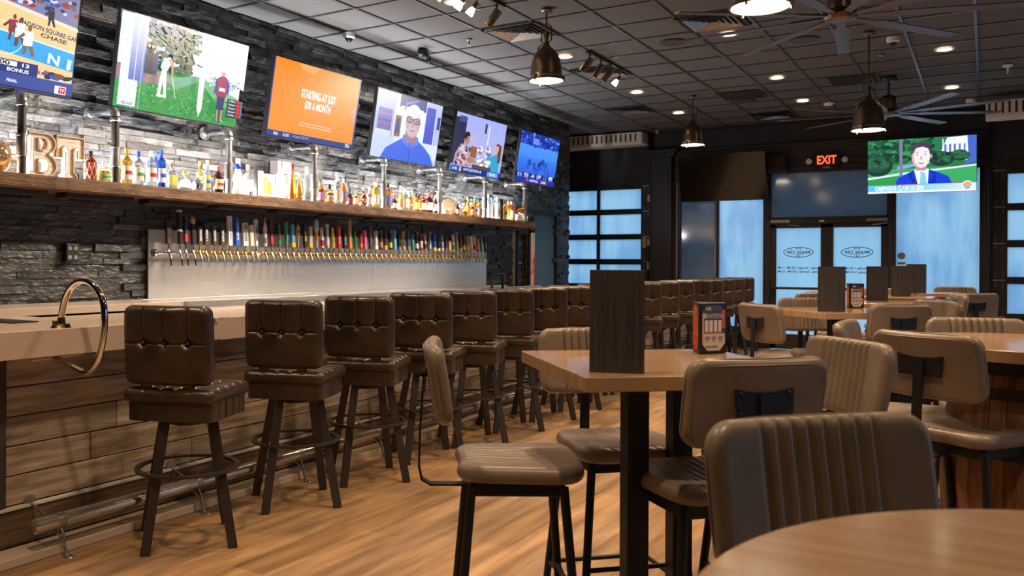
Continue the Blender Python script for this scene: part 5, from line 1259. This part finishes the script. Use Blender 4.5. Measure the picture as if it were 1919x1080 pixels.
BrK = (.025, .02, .02); Brn = (.09, .045, .025); Grey = (.22, .22, .23); Sil = (.55, .55, .56); Navy = (.02, .03, .09); Red = (.6, .03, .03); Org = (.75, .25, .04); Grn = (.03, .35, .1); Yel = (.8, .55, .05); Crm = (.65, .56, .45); Wht = (.78, .76, .72); Blu = (.03, .1, .55); Sky = (.12, .38, .62); Tan_ = (.5, .3, .13); Mag = (.6, .12, .3)
TP = [(317.7, 411.7, 'slab', BrK, Brn, None, 'black slab handle with brown foot, first at the left'), (338.5, 394, 'pint', BrK, Crm, None, 'handle shaped like a full stout pint'), (350, 401, 'badge', Navy, Red, None, 'dark blue handle with a round white-red badge'),
 (364, 404, 'knob', BrK, Tan_, None, 'black handle topped by a wooden onion knob'), (376, 424, 'slab', (.05, .05, .055), Brn, 'BREWING', 'first of four charcoal slab handles, after the wooden knob'), (387.5, 424, 'slab', (.05, .05, .055), Brn, 'LAGER', 'second of the four charcoal slab handles'),
 (403, 424, 'slab', (.05, .05, .055), Brn, 'SEASONAL', 'third of the four charcoal slab handles'), (418, 424, 'slab', (.05, .05, .055), Brn, 'IPA', 'fourth charcoal slab handle, beside the tall white handle'), (432, 405, 'slab', Wht, Wht, 'ULTRA', 'tall white slab handle with grey upright lettering'),
 (446, 407, 'slab', Blu, Blu, 'BUD LIGHT', 'tall bright blue handle with white lettering'), (461, 418, 'wide', Wht, Grey, None, 'wide white handle with a dark round badge'), (473, 422, 'slab', Crm, Crm, None, 'narrow cream handle'),
 (482, 410.5, 'taper', Wht, (.1, .1, .3), 'LITE', 'white tapered handle with slanted top'), (499, 408, 'figure', (.6, .6, .58), Grey, None, 'ornate white handle with a pale plume'), (511, 408.5, 'badge', Brn, Red, None, 'brown oval-topped handle with a red lower half'),
 (525, 420, 'figure', (.16, .1, .05), Grn, None, 'ornate brown handle with green at its foot'), (538.5, 415, 'taper', (.1, .22, .2), Grn, None, 'teal tapered handle with a green flash'), (550.6, 421, 'slab', (.15, .35, .6), Yel, None, 'blue over yellow slab handle'),
 (560, 420, 'paddle', Tan_, Brn, None, 'plain wooden paddle handle'), (573, 418, 'taper', BrK, Yel, None, 'black tapered handle with orange and yellow'), (583, 425, 'slab', (.55, .53, .5), Yel, None, 'grey slab handle with yellow picture'),
 (595.4, 412, 'block', Sil, Org, None, 'white block-topped handle with orange body'), (605.6, 424, 'badge', Wht, Red, None, 'white handle with rounded red top'), (615.6, 416, 'badge', Sil, Wht, None, 'silver handle with round white badge'),
 (626, 426, 'figure', Yel, (.75, .6, .1), None, 'yellow figure handle'), (636.5, 423, 'slab', Red, Red, 'PUNCH', 'bright red slab handle'), (647.5, 432, 'slab', BrK, BrK, 'STOUT', 'black slab handle with white writing right of the red slab'),
 (657.5, 412.5, 'slab', Tan_, Org, None, 'tallest tan wooden slab handle'), (667.5, 431, 'figure', Grn, Grn, None, 'bright green figure handle'), (678, 437, 'badge', Red, Org, None, 'red and gold badge handle right of the green figure'),
 (686, 432, 'slab', Mag, (.5, .2, .3), None, 'magenta slab handle'), (696, 425, 'taper', (.10, .1, .11), Grey, None, 'dark grey tapered handle right of the magenta one'), (706, 433, 'slab', Crm, Wht, None, 'cream slab handle between grey and brown ones'),
 (716, 427, 'badge', Brn, Tan_, None, 'brown wooden handle with oval tan badge'), (723.5, 429, 'slab', (.05, .03, .02), Gd, None, 'black-brown slab handle right of the oval badge'), (733.5, 429, 'badge', BrK, Yel, None, 'black handle with yellow band'),
 (741, 432, 'slab', Sky, Sky, None, 'light blue slab handle'), (750, 439, 'slab', BrK, Grey, None, 'short black handle right of the light blue slab'), (758.5, 433, 'taper', Yel, BrK, 'GOLDEN', 'yellow tapered handle lettered in black'),
 (767, 435, 'slab', (.05, .07, .1), Grey, None, 'dark slate handle right of the yellow taper'), (775, 437, 'badge', (.1, .3, .45), Grn, None, 'blue and green badge handle'), (783, 432, 'badge', Navy, Wht, None, 'navy badge handle left of the red bottle'),
 (791, 429, 'bottle', (.7, .05, .04), Wht, None, 'red bottle-shaped handle'), (798.5, 435, 'badge', (.5, .46, .42), Brn, None, 'white and brown handle right of the red bottle'), (807, 432, 'badge', Grey, Sil, None, 'grey handle with a round silver top'),
 (815.5, 439, 'slab', Blu, Yel, None, 'royal blue slab handle with a gold foot'), (823, 447, 'slab', BrK, Wht, None, 'short black and white handle'), (830, 440, 'slab', Grey, Crm, 'ALE', 'grey handle lettered in cream'),
 (837, 442, 'slab', (.05, .06, .07), Grey, None, 'dark handle left of the short orange one'), (843.5, 451, 'wide', Org, Wht, None, 'shortest orange and white handle'), (851, 436, 'badge', Wht, Grn, None, 'white handle with green foot and dark top'),
 (858, 435, 'taper', Tan_, Crm, None, 'tan tapered handle'), (864.5, 439, 'slab', Brn, Tan_, None, 'brown slab handle right of the tan taper'), (871, 439, 'badge', Navy, Yel, None, 'navy and gold badge handle'),
 (878, 439, 'badge', Org, Yel, None, 'handle with orange round top and yellow body'), (884.5, 442, 'slab', Wht, Org, None, 'white slab handle with orange foot'), (891, 438, 'badge', Wht, Red, None, 'white handle with a red round badge'),
 (897, 448, 'slab', Org, Red, None, 'orange slab handle, fourth from the right end'), (903.5, 444, 'taper', Grn, Yel, None, 'green and yellow tapered handle'), (910.5, 445, 'taper', Navy, Yel, None, 'navy and gold handle, last at the right end')]
for i, (u, top, k_, c1, c2, tx, lab) in enumerate(TP):
    tap(i, u, top, k_, c1, c2, tx, (.85, .83, .8) if sum(c1) < 1.1 else (.1, .08, .2), ('chrome' if i < 4 else 'brass')+' beer tap, '+lab)
# ================================================================== SCREENS
def lin(h): return tuple((c/12.92 if c <= .04045 else ((c+.055)/1.055)**2.4) for c in [int(h[i:i+2], 16)/255 for i in (0, 2, 4)])
class Pic:
    "a picture on a flat screen, u,v from 0..1; later shapes lie a hair in front"
    def __init__(s, w, h, y0=-.0125): s.w, s.h, s.m, s.k, s.y0 = w, h, MB(), 0, y0
    def P(s, u, v):
        u, v = min(max(u, 0), 1), min(max(v, 0), 1); return ((u-.5)*s.w, s.y0-s.k*.00006, (v-.5)*s.h)
    def poly(s, pts, c): s.k += 1; s.m.col = lin(c); s.m.add([s.P(u, v) for u, v in pts], [tuple(range(len(pts)))])
    def rect(s, a, b, c, d, col): s.poly([(a, c), (b, c), (b, d), (a, d)], col)
    def ell(s, cx, cy, rx, ry, col, rot=0, n=20):
        P_ = []
        for i in range(n):
            x, y = rx*cos(2*pi*i/n), ry*sin(2*pi*i/n); P_.append((cx+x*cos(rot)-y*sin(rot), cy+x*sin(rot)+y*cos(rot)))
        s.poly(P_, col)
    def grad(s, a, b, c, d, c0, c1, n=12, vert=True):
        k0, k1 = lin(c0), lin(c1); s.k += 1
        for i in range(n):
            t = (i+.5)/n; s.m.col = tuple(x+(y-x)*t for x, y in zip(k0, k1))
            if vert: q = [(a, c+(d-c)*i/n), (b, c+(d-c)*i/n), (b, c+(d-c)*(i+1)/n), (a, c+(d-c)*(i+1)/n)]
            else: q = [(a+(b-a)*i/n, c), (a+(b-a)*(i+1)/n, c), (a+(b-a)*(i+1)/n, d), (a+(b-a)*i/n, d)]
            s.m.add([s.P(u, v) for u, v in q], [(0, 1, 2, 3)])
    def blobs(s, a, b, c, d, cols, n, r0, r1, seed=1, asp=1.5):
        rd = random.Random(seed)
        for _ in range(n): r_ = rd.uniform(r0, r1); s.ell(rd.uniform(a, b), rd.uniform(c, d), r_, r_*asp*rd.uniform(.6, 1.2), rd.choice(cols), rd.uniform(0, 3), 7)
    def text(s, body, u, v, hgt, wid, col, bold=True, rot=0.):
        s.n0 = len(s.m.f); s.k += 1; s.m.col = lin(col); write(s.m, body, s.P(u, v), (cos(rot), 0, sin(rot)), (-sin(rot), 0, cos(rot)), 1.35*hgt*s.h, wid*s.w, bold)
        ok = [i for i, f in enumerate(s.m.f) if i < s.n0 or all(abs(s.m.v[j].x) < s.w/2 and abs(s.m.v[j].z) < s.h/2 for j in f)]
        s.m.f = [s.m.f[i] for i in ok]; s.m.c = [s.m.c[i] for i in ok]; s.m.mi = [s.m.mi[i] for i in ok]
def tv(name_label, c, w, h, rz, tilt, paint, hang=None, bezel=.012, off=False):
    t = thing('television', name_label, 'television'); t.location = c; t.rotation_euler = (tilt, 0, rz)
    m = MB(); m.bx(-w/2, w/2, -.010, .03, -h/2, h/2); m.bx(-w*.36, w*.36, .03, .07, -h*.38, h*.32)
    m.build('cabinet', M['tvframe'], t, bevel=.003)
    m = MB(); m.bx(-w/2+bezel, w/2-bezel, -.0118, -.0105, -h/2+bezel*1.3, h/2-bezel)
    m.build('screen_panel', M['tvoff'], t)
    if paint:
        p = Pic(w-2*bezel, h-2.2*bezel); paint(p); p.m.build('picture', M['screen'], t, recalc=False)
    if hang: hang(t, w, h)
    return t
def wallarm(t, w, h):
    m = MB(); L = .22; m.bx(-.16, .16, .07, .085, -.17, .17); m.bx(-.03, .03, .085, .085+L, -.03, .03); m.bx(-.12, .12, .07+L, .08+L, -.14, .14); m.build('wall_mount', M['blackmet'], t)
def ceilarm(t, w, h):
    m = MB(); m.bx(-.2, .2, .07, .085, -.15, .15); m.bx(-.03, .03, .085, .22, -.03, .03); m.build('wall_mount', M['blackmet'], t)
def p_ball(p):
    p.rect(0, 1, 0, 1, 'f3cf95'); p.poly([(0, .60), (1, .44), (1, .26), (0, .42)], '36a8ee'); p.poly([(0, .60), (1, .44), (1, .455), (0, .615)], 'd8e8f4')
    p.poly([(0, .93), (1, .70), (1, 1), (0, 1)], '7f7fa8'); p.blobs(.0, 1., .80, 1., ['2d4fb0', 'c9d4ea', '24356e', '8c5b4d', 'e0e4ee', '1c2c5c', 'a83440'], 170, .008, .02, 3)
    p.poly([(0, .90), (1, .66), (1, .69), (0, .93)], 'eadfd0')
    p.text('MADISON SQUARE GARDEN', .86, .60, .045, .42, '34306e', rot=-.08); p.text('CHASE', .86, .545, .04, .16, '2c2850', rot=-.08)
    for a in range(24):
        t0, t1 = 2*pi*a/24, 2*pi*(a+1)/24; cx, cy = .56, .45
        p.poly([(cx+.12*cos(t0), cy+.15*sin(t0)), (cx+.12*cos(t1), cy+.15*sin(t1)), (cx+.125*cos(t1), cy+.158*sin(t1)), (cx+.125*cos(t0), cy+.158*sin(t0))], 'eef4fa')
    p.text('N', .87, .345, .10, .07, 'ffffff', rot=-.1); p.text('I', .965, .325, .10, .025, 'ffffff', rot=-.1)
    def pl(x, y, sh, sk='6d4638', s_=1.):
        p.poly([(x-.02*s_, y), (x-.03*s_, y-.14*s_), (x-.01*s_, y-.14*s_), (x, y-.02), (x+.03*s_, y-.15*s_), (x+.05*s_, y-.14*s_), (x+.025*s_, y)], sk); p.poly([(x-.03*s_, y+.10*s_), (x+.03*s_, y+.11*s_), (x+.03*s_, y-.04*s_), (x-.03*s_, y-.05*s_)], sh)
        p.ell(x+.005, y+.14*s_, .012*s_, .03*s_, sk); p.poly([(x-.03*s_, y+.09*s_), (x-.07*s_, y+.02*s_), (x-.06*s_, y+.0), (x-.02*s_, y+.06*s_)], sk)
    pl(.62, .55, 'a2304c', s_=.8); pl(.66, .52, 'f4f6fa', s_=.9); pl(.71, .46, 'f4f6fa', '8a6050', .9); pl(.30, .5, 'a2304c'); pl(.42, .40, 'f4f6fa'); pl(.5, .84, 'b83030', '6d4638', .7); pl(.83, .74, '2c2c3c', '2c2c3c', .6)
    p.blobs(.4, .99, .15, .21, ['7a4a3c', 'b06a5c', '25304f', '9c5a50', 'd9d9e0', '2b5cc0'], 46, .012, .028, 5)
    p.poly([(0, 0), (1, 0), (1, .14), (0, .14)], '3c4f9c'); p.rect(0, 1, .0, .02, '202a5c'); p.rect(.38, .78, .14, .26, '24347c'); p.rect(.48, .66, .205, .25, 'f2f4f8'); p.text('5:00', .57, .228, .04, .10, '202030'); p.text('3RD', .43, .228, .03, .05, 'ffffff'); p.text('13', .71, .228, .035, .04, 'ffffff')
    p.text('BONUS     BONUS', .58, .172, .035, .3, 'ffffff'); p.text('90', .46, .10, .04, .04, 'ffe8a0'); p.text('77', .46, .05, .04, .04, 'ffffff'); p.text('FINAL', .64, .07, .03, .06, 'ffffff')
    p.rect(.89, .96, .02, .10, 'f0f0f4'); p.rect(.915, .955, .03, .09, 'd02030'); p.text('TV', .935, .06, .035, .028, 'ffffff')
def p_golf(p):
    p.rect(0, 1, 0, 1, 'e6f2fb'); p.poly([(0, 0), (1, 0), (1, .32), (.62, .48), (.4, .5), (0, .44)], '3f9a4c'); p.poly([(0, .30), (.36, .32), (.44, .38), (.38, .46), (0, .46)], 'a08080')
    p.poly([(.36, .40), (.6, .5), (.7, .5), (.45, .30)], '6fae8c'); p.poly([(.65, .5), (1, .34), (1, .2), (.82, .22), (.64, .46)], '86bf8e')
    p.blobs(0, .9, .0, .30, ['2f8a3c', '43a552', '5cb468', '2a7a38', '74b884'], 320, .006, .02, 2, .5)
    p.blobs(.10, .56, .48, .95, ['24402c', '31563a', '2c4a34', '4c6c50', '223c34', '3c6444'], 420, .010, .024, 4); p.blobs(.46, .60, .6, .95, ['6f6a5c', '7a7468', '56584c', '4c5c48'], 50, .008, .02, 8)
    p.blobs(.16, .42, .85, 1., ['5c6c9c', '4c5c80', '3e4a6c'], 30, .010, .022, 9)
    p.grad(0, .13, .02, .95, 'e2effa', 'd8e8f8'); p.grad(.06, .17, .3, 1., '5a6cc0', 'b8cce8', vert=True); p.rect(.10, .105, 0, 1, 'dfeaf4'); p.rect(.15, .153, 0, 1, 'cfdcea')
    p.poly([(.58, 1), (1, 1), (1, .45), (.74, .56), (.64, .62), (.60, .8)], 'eaf5fd'); p.blobs(.68, .95, .42, .54, ['ffffff', '8fb0d0', 'd0d8e0', '7a93a8'], 60, .006, .014, 6)
    for x, s_ in ((.185, '16224a'), (.215, '141c3a'), (.245, '1a2a66')): p.poly([(x-.02, .40), (x+.012, .40), (x+.02, .60), (x+.0, .68), (x-.022, .6)], s_); p.ell(x, .70, .012, .022, 'c8a890')
    p.poly([(.30, .50), (.335, .49), (.34, .34), (.35, .20), (.33, .20), (.315, .36), (.30, .20), (.28, .20), (.285, .36)], 'f2f5f8')       # golfer
    p.poly([(.285, .49), (.34, .48), (.37, .58), (.355, .63), (.31, .61), (.29, .55)], 'c8d8ea'); p.poly([(.34, .60), (.365, .55), (.375, .42), (.385, .42), (.385, .56), (.365, .62)], 'c09078')
    p.ell(.385, .635, .016, .028, 'a87860'); p.ell(.385, .66, .02, .02, '203a7c'); p.poly([(.378, .43), (.384, .43), (.425, .2), (.42, .2)], 'e8eef2'); p.poly([(.275, .18), (.35, .18), (.35, .21), (.275, .21)], 'ffffff')
    p.poly([(.52, .73), (.64, .72), (.72, .70), (.72, .58), (.545, .64)], 'ffffff'); p.poly([(.60, .56), (.645, .51), (.645, .14), (.625, .05), (.603, .14)], 'fdfdfd')
    p.poly([(.76, .40), (.84, .40), (.83, .20), (.82, .02), (.80, .02), (.80, .20), (.79, .02), (.77, .02), (.77, .2)], '23356c'); p.poly([(.775, .17), (.79, .17), (.79, .03), (.775, .03)], 'c09078'); p.poly([(.81, .17), (.828, .17), (.825, .03), (.81, .03)], 'c09078')
    p.poly([(.755, .32), (.845, .33), (.84, .55), (.80, .58), (.76, .54)], 'a82858'); p.poly([(.735, .34), (.76, .36), (.76, .54), (.74, .5)], '2c4a9c'); p.poly([(.845, .36), (.865, .38), (.86, .5), (.84, .54)], '2c4a9c'); p.ell(.80, .60, .02, .035, 'c8a890'); p.ell(.80, .63, .024, .018, 'e8eef4'); p.rect(.775, .83, .39, .43, 'f0f0f4')
    p.rect(.86, 1., .10, .32, '24344c')
    for k in range(5): p.rect(.945, .98, .115+.042*k, .15+.042*k, 'd02c30'); p.rect(.985, .999, .115+.042*k, .15+.042*k, '6c80b0'); p.text(['Conley', 'Fleetwood', 'Poston', 'Ralston', 'A. Mason'][k], .905, .132+.042*k, .022, .06, 'e8eef4')
    p.rect(.02, .115, .02, .075, 'f6f8fa'); p.text('PGA GOLF', .067, .047, .03, .08, '2a3a7c')
def p_orange(p):
    p.rect(0, 1, 0, 1, 'ff8c2a'); p.poly([(.25, 1), (.5, 1), (.42, .9), (.3, .92)], 'ffa860'); p.poly([(.985, .35), (.985, .62), (.93, .56), (.90, .5), (.95, .45)], 'ee9a7c'); p.rect(0, .012, 0, 1, '20408c'); p.rect(.985, 1, 0, 1, '2048a0')
    p.text('STARTING AT JUST', .52, .605, .115, .40, 'ffffff'); p.text('$20 A MONTH', .52, .475, .105, .30, 'ffffff')
    p.text('New subscribers only. Plan auto renews each', .52, .235, .026, .36, 'fff0e0', False); p.text('month. Terms and other fees may apply.', .52, .20, .026, .38, 'fff0e0', False)
    p.rect(0, 1, 0, .075, '1c3a86'); p.text('MLB', .10, .037, .04, .045, 'e0e8f4'); p.text('NL WEST', .21, .037, .04, .07, 'e0e8f4'); p.text('L.A. Dodgers (72-55) 7:10 ET', .37, .037, .032, .18, 'b8c8e4', False); p.text('FS1', .93, .04, .05, .05, 'ffffff')
def p_man(p):
    p.rect(0, 1, 0, 1, 'b9c6f4'); p.rect(.0, .30, .0, 1, 'a8b4ee'); p.rect(.27, .75, .35, 1, 'dceafc'); p.rect(.33, .74, .82, 1, '3a4a8c'); p.rect(.36, .70, .78, .84, 'e4f0fd'); p.rect(.04, .24, .42, .74, '6a6ac0')
    for k in range(3): p.rect(.05, .23, .46+.09*k, .49+.09*k, ['8a5c74', '5c4f90', '9a7c98'][k])
    p.rect(.02, .24, .34, .42, 'ccd6f6'); p.rect(.29, .38, .36, .68, '8c5f5c'); p.rect(.31, .36, .42, .64, '3a4a8c'); p.rect(.75, .9, .34, .92, '4b54c4'); p.rect(.92, 1, .34, .9, 'b4bdf2'); p.rect(.94, .99, .6, .8, '2a3a9c')
    p.poly([(.30, .34), (1, .34), (1, .1), (.9, .05), (.3, .1)], 'd4e0fa'); p.poly([(0, 0), (.3, 0), (.3, .34), (0, .34)], 'c2d0f6')
    p.poly([(.40, .78), (.42, .9), (.6, .98), (.62, .96), (.44, .87), (.42, .78)], '7484c4')
    p.poly([(.14, 0), (.20, .16), (.34, .28), (.44, .36), (.66, .36), (.78, .28), (.90, .16), (.97, 0)], '4468dc'); p.poly([(.42, .30), (.44, .42), (.54, .36), (.66, .42), (.69, .30), (.56, .22)], '5a80ee'); p.poly([(.548, .30), (.56, .30), (.565, 0), (.555, 0)], '2c48b0')
    p.poly([(.47, .30), (.63, .30), (.64, .5), (.46, .5)], 'a07c8c'); p.ell(.555, .66, .115, .24, 'dccbd6'); p.ell(.56, .60, .112, .22, 'c4a4ae'); p.ell(.555, .78, .10, .12, 'e8dce6'); p.poly([(.46, .50), (.50, .42), (.61, .42), (.65, .50), (.60, .56), (.51, .56)], 'c8b2be')
    p.ell(.50, .655, .052, .05, '1e1e34'); p.ell(.505, .655, .038, .036, 'b8a0ae'); p.ell(.61, .65, .05, .05, '1e1e34'); p.ell(.607, .65, .037, .036, 'b8a0ae'); p.rect(.54, .57, .66, .675, '1e1e34'); p.ell(.505, .655, .012, .014, '2c2430', n=10); p.ell(.61, .65, .012, .014, '2c2430', n=10)
    p.poly([(.545, .62), (.57, .62), (.58, .55), (.545, .55)], 'b4909c'); p.poly([(.52, .50), (.60, .50), (.59, .485), (.53, .485)], '8c5560'); p.ell(.45, .63, .014, .04, 'c09ca8'); p.ell(.665, .62, .012, .04, 'b08c98')
def p_couple(p):
    p.rect(0, 1, 0, 1, 'a6b0ee'); p.grad(.2, 1, .3, 1, 'b4b0dc', 'a0aef2'); p.rect(0, .2, .12, .92, '2c2c50'); p.rect(.06, .2, .85, .95, '4c4c7c'); p.blobs(.24, .40, .5, .75, ['c8b0d0', 'c4acc8', 'd0b8d0'], 8, .015, .03, 3)
    p.rect(.34, .46, .28, .48, '9c5c3c'); p.blobs(.48, .74, .2, .5, ['e8e4f0', 'd0c8e0', '8c7c9c', 'f0ecf4', '6c7c90'], 40, .015, .035, 4); p.rect(.56, .60, .75, .92, '303850'); p.rect(.64, .66, .55, .9, 'e8ecf8')
    p.poly([(.04, .10), (.36, .10), (.42, .24), (.34, .30), (.26, .50), (.14, .48), (.06, .30)], 'b49aa8'); p.blobs(.08, .32, .14, .44, ['8c2c44', '42305c', 'd8c8d0', '9c4c60'], 46, .012, .028, 5); p.poly([(.30, .28), (.44, .26), (.46, .20), (.30, .18)], 'b07c68')
    p.ell(.24, .58, .05, .09, 'b4806c'); p.poly([(.18, .60), (.20, .70), (.27, .71), (.29, .64), (.24, .63), (.22, .56)], '241c2c')
    p.poly([(.74, .10), (.94, .10), (.94, .36), (.88, .44), (.78, .38), (.66, .34), (.66, .28), (.76, .30)], '38a0cc'); p.poly([(.86, .60), (.95, .58), (.96, .30), (.90, .26), (.88, .42)], '6c4434'); p.ell(.86, .53, .035, .075, 'd4a490'); p.poly([(.82, .58), (.86, .63), (.94, .60), (.93, .5), (.88, .58)], '6c4434')
    p.rect(.40, .78, .10, .17, '5c4450'); p.blobs(.48, .74, .17, .27, ['f0e8e8', '7c9c6c', 'd8b8a0', 'ffffff'], 20, .015, .03, 6); p.rect(0, 1, 0, .10, '1c2c8c'); p.rect(0, .18, .0, .10, '2c50c0'); p.rect(.17, .20, .01, .09, 'e8c890'); p.rect(.22, .62, .06, .09, '141c50')
    p.text('GIANTS @ PADRES 6:40', .42, .055, .045, .36, 'dde4f4'); p.text('US OPEN', .08, .05, .045, .09, 'dde4f4'); p.rect(.72, .95, .0, .09, '58a0e0'); p.text('TRAVEL', .83, .045, .045, .14, 'e8f4fc')
def p_swim(p):
    p.grad(0, 1, .3, .75, '3f7ce8', '4f94f4'); p.rect(0, 1, .75, 1, '1c34a0'); p.blobs(0, 1, .74, .98, ['2846b4', '3c5cd0', '5078e0', '1a2c84', '7090f0'], 70, .02, .05, 2, .6); p.rect(.3, .45, .78, .9, '6c8cf0'); p.grad(0, 1, .2, .5, '2f5fd8', '3f7ce8'); p.blobs(.25, .8, .22, .45, ['2850c4', '2446b0', '3a70e0'], 30, .03, .08, 3, .5)
    p.poly([(.52, .34), (.60, .42), (.62, .48), (.57, .47), (.52, .42), (.49, .36)], '1c2c6c'); p.ell(.61, .5, .02, .03, '22347c'); p.rect(0, 1, .2, .205, '6090f0')
    p.rect(0, 1, 0, .10, '20309c')
    for k in range(6): p.rect(.03+.16*k, .15+.16*k, .10, .19, ['5878d8', '7088e0', '4c60c8', '8094e8', '4468d0', '6078d8'][k]); p.blobs(.04+.16*k, .14+.16*k, .11, .18, ['e8e0f0', '2c3c90', 'b8a8d8'], 4, .01, .02, 10+k)
    p.rect(.26, .30, .02, .09, 'c03c90'); p.rect(.62, .80, .02, .08, 'a04858'); p.text('SWIM FINALS', .45, .05, .045, .22, 'd8e0f8'); p.text('LIVE', .71, .05, .045, .1, 'ffffff')
def p_news(p):
    p.rect(0, 1, 0, 1, '2c7a4c'); p.rect(0, 1, .16, .45, '3cab62'); p.blobs(0, .62, .55, 1., ['1c4a3c', '245c40', '2f7c4c', '163c34', '3c9858'], 260, .02, .05, 2); p.poly([(0, .55), (.38, .55), (.38, .48), (0, .45)], '2c8a50')
    p.poly([(.28, .50), (.60, .58), (.60, .53), (.28, .43)], '88a4dc'); p.poly([(0, .30), (.30, .37), (1, .48), (1, .45), (.3, .33), (0, .26)], 'dbe4f8'); p.poly([(0, .16), (.32, .16), (.34, .32), (0, .26)], '2c9a4c')
    p.poly([(.66, .60), (.70, .80), (.74, .98), (.94, 1), (.94, .55)], 'e6eefa')
    for k in range(5): p.rect(.715+.042*k, .735+.042*k, .72, .86, '5c78c8'); p.rect(.70+.045*k, .708+.045*k, .62, .96, 'ffffff')
    p.poly([(.90, .48), (.93, .62), (.92, 1), (1, 1), (1, .52)], '4868c8'); p.poly([(.305, .30), (.33, .30), (.335, 1), (.30, 1)], '7c7c9c')
    for cx, cy, rx, ry in ((.10, .52, .14, .20), (.69, .60, .115, .13), (.86, .64, .085, .09)): p.ell(cx, cy, rx, ry, '1c3c34'); p.ell(cx-.01, cy+.04, rx*.9, ry*.8, '245440'); p.blobs(cx-rx*.7, cx+rx*.7, cy-.04, cy+ry*.8, ['2c6a48', '1a3430', '30704c'], 30, .012, .03, int(cx*90), 1)
    p.poly([(.26, .14), (.29, .28), (.38, .36), (.45, .42), (.57, .42), (.66, .36), (.75, .28), (.79, .14)], '1440d8'); p.poly([(.44, .42), (.475, .14), (.565, .14), (.575, .42), (.51, .46)], 'f8faff'); p.poly([(.49, .38), (.53, .38), (.545, .33), (.56, .14), (.49, .14), (.50, .33)], '80d0e8')
    p.poly([(.45, .36), (.47, .30), (.49, .38), (.49, .46), (.44, .42)], 'ffffff'); p.poly([(.44, .42), (.42, .30), (.475, .14), (.43, .14), (.38, .34)], '0c30b0'); p.poly([(.57, .42), (.62, .32), (.57, .14), (.64, .14), (.64, .36)], '0c30b0')
    p.poly([(.46, .40), (.55, .40), (.56, .54), (.45, .54)], 'c48c98'); p.ell(.505, .665, .083, .215, 'f0dce0'); p.ell(.487, .66, .07, .20, 'd8b0b8'); p.ell(.512, .655, .072, .195, 'f4e6e8'); p.ell(.595, .66, .012, .035, 'd0a0a8')
    p.poly([(.42, .70), (.425, .84), (.46, .92), (.53, .93), (.585, .88), (.60, .74), (.585, .70), (.575, .80), (.52, .84), (.455, .82), (.435, .74)], '4c3c54')
    for x in (.47, .545): p.poly([(x-.028, .735), (x, .75), (x+.026, .735), (x, .74)], '3c2c3c'); p.ell(x, .70, .018, .014, 'ffffff', n=10); p.ell(x, .70, .008, .013, '305090', n=8)
    p.poly([(.505, .69), (.52, .61), (.50, .605), (.492, .62)], 'd0a4ac'); p.poly([(.475, .54), (.535, .54), (.525, .525), (.49, .525)], 'a85c6c'); p.rect(.478, .532, .545, .552, 'c07c88')
    p.rect(0, 1, .0, .15, '58c4ec'); p.grad(.3, 1, .03, .15, '58c4ec', 'd0ecfa', vert=False); p.rect(0, 1, 0, .035, 'f4fafe'); p.rect(0, 1, .145, .155, 'd06090'); p.text('CAMPAIGNS CLASH IN 2024', .30, .09, .085, .46, 'ffffff')
    p.ell(.92, .10, .05, .085, 'e8f0f8'); p.ell(.92, .10, .038, .065, '8ca0c0'); p.ell(.92, .115, .03, .045, 'f0a860'); p.rect(.885, .955, .06, .085, 'e8f0f8'); p.text('TODAY', .92, .072, .03, .06, '3c5080')
TW, TH = 1.335, .765
tl = R(9.5)
def bartv(yc, zc, xc, label, paint): return tv(label, (xc, yc, zc), TW, TH, R(90), tl, paint, wallarm)
bartv(3.30, 3.01, -5.745, 'television showing a basketball game, cut by the left edge', p_ball)
s_ = 1.092
bartv(4.56*s_, 1.43+1.455*s_, -5.26*s_, 'television showing a golfer on a green course', p_golf)
bartv(6.07*s_, 1.43+1.435*s_, -5.21*s_, 'television with an orange advert and white lettering', p_orange)
bartv(7.505*s_, 1.43+1.405*s_, -5.12*s_*1.01, 'television showing a person in glasses and blue jacket', p_man)
bartv(9.02*s_, 1.43+1.40*s_, -5.12*s_*1.01, 'television showing two people seated at a table', p_couple)
bartv(10.82*s_, 1.43+1.435*s_, -5.26*s_, 'television with an all-blue swimming picture, farthest along the bar', p_swim)
tv('switched-off black television hung before the storefront', (-3.81, 14.96, 2.905), 1.45, .83, 0, R(19), None, ceilarm, bezel=.006)
tv('television showing a person in a blue suit and tie outdoors', (-.85, 14.97, 2.945), 1.45, .83, 0, R(6), p_news, ceilarm, bezel=.006)
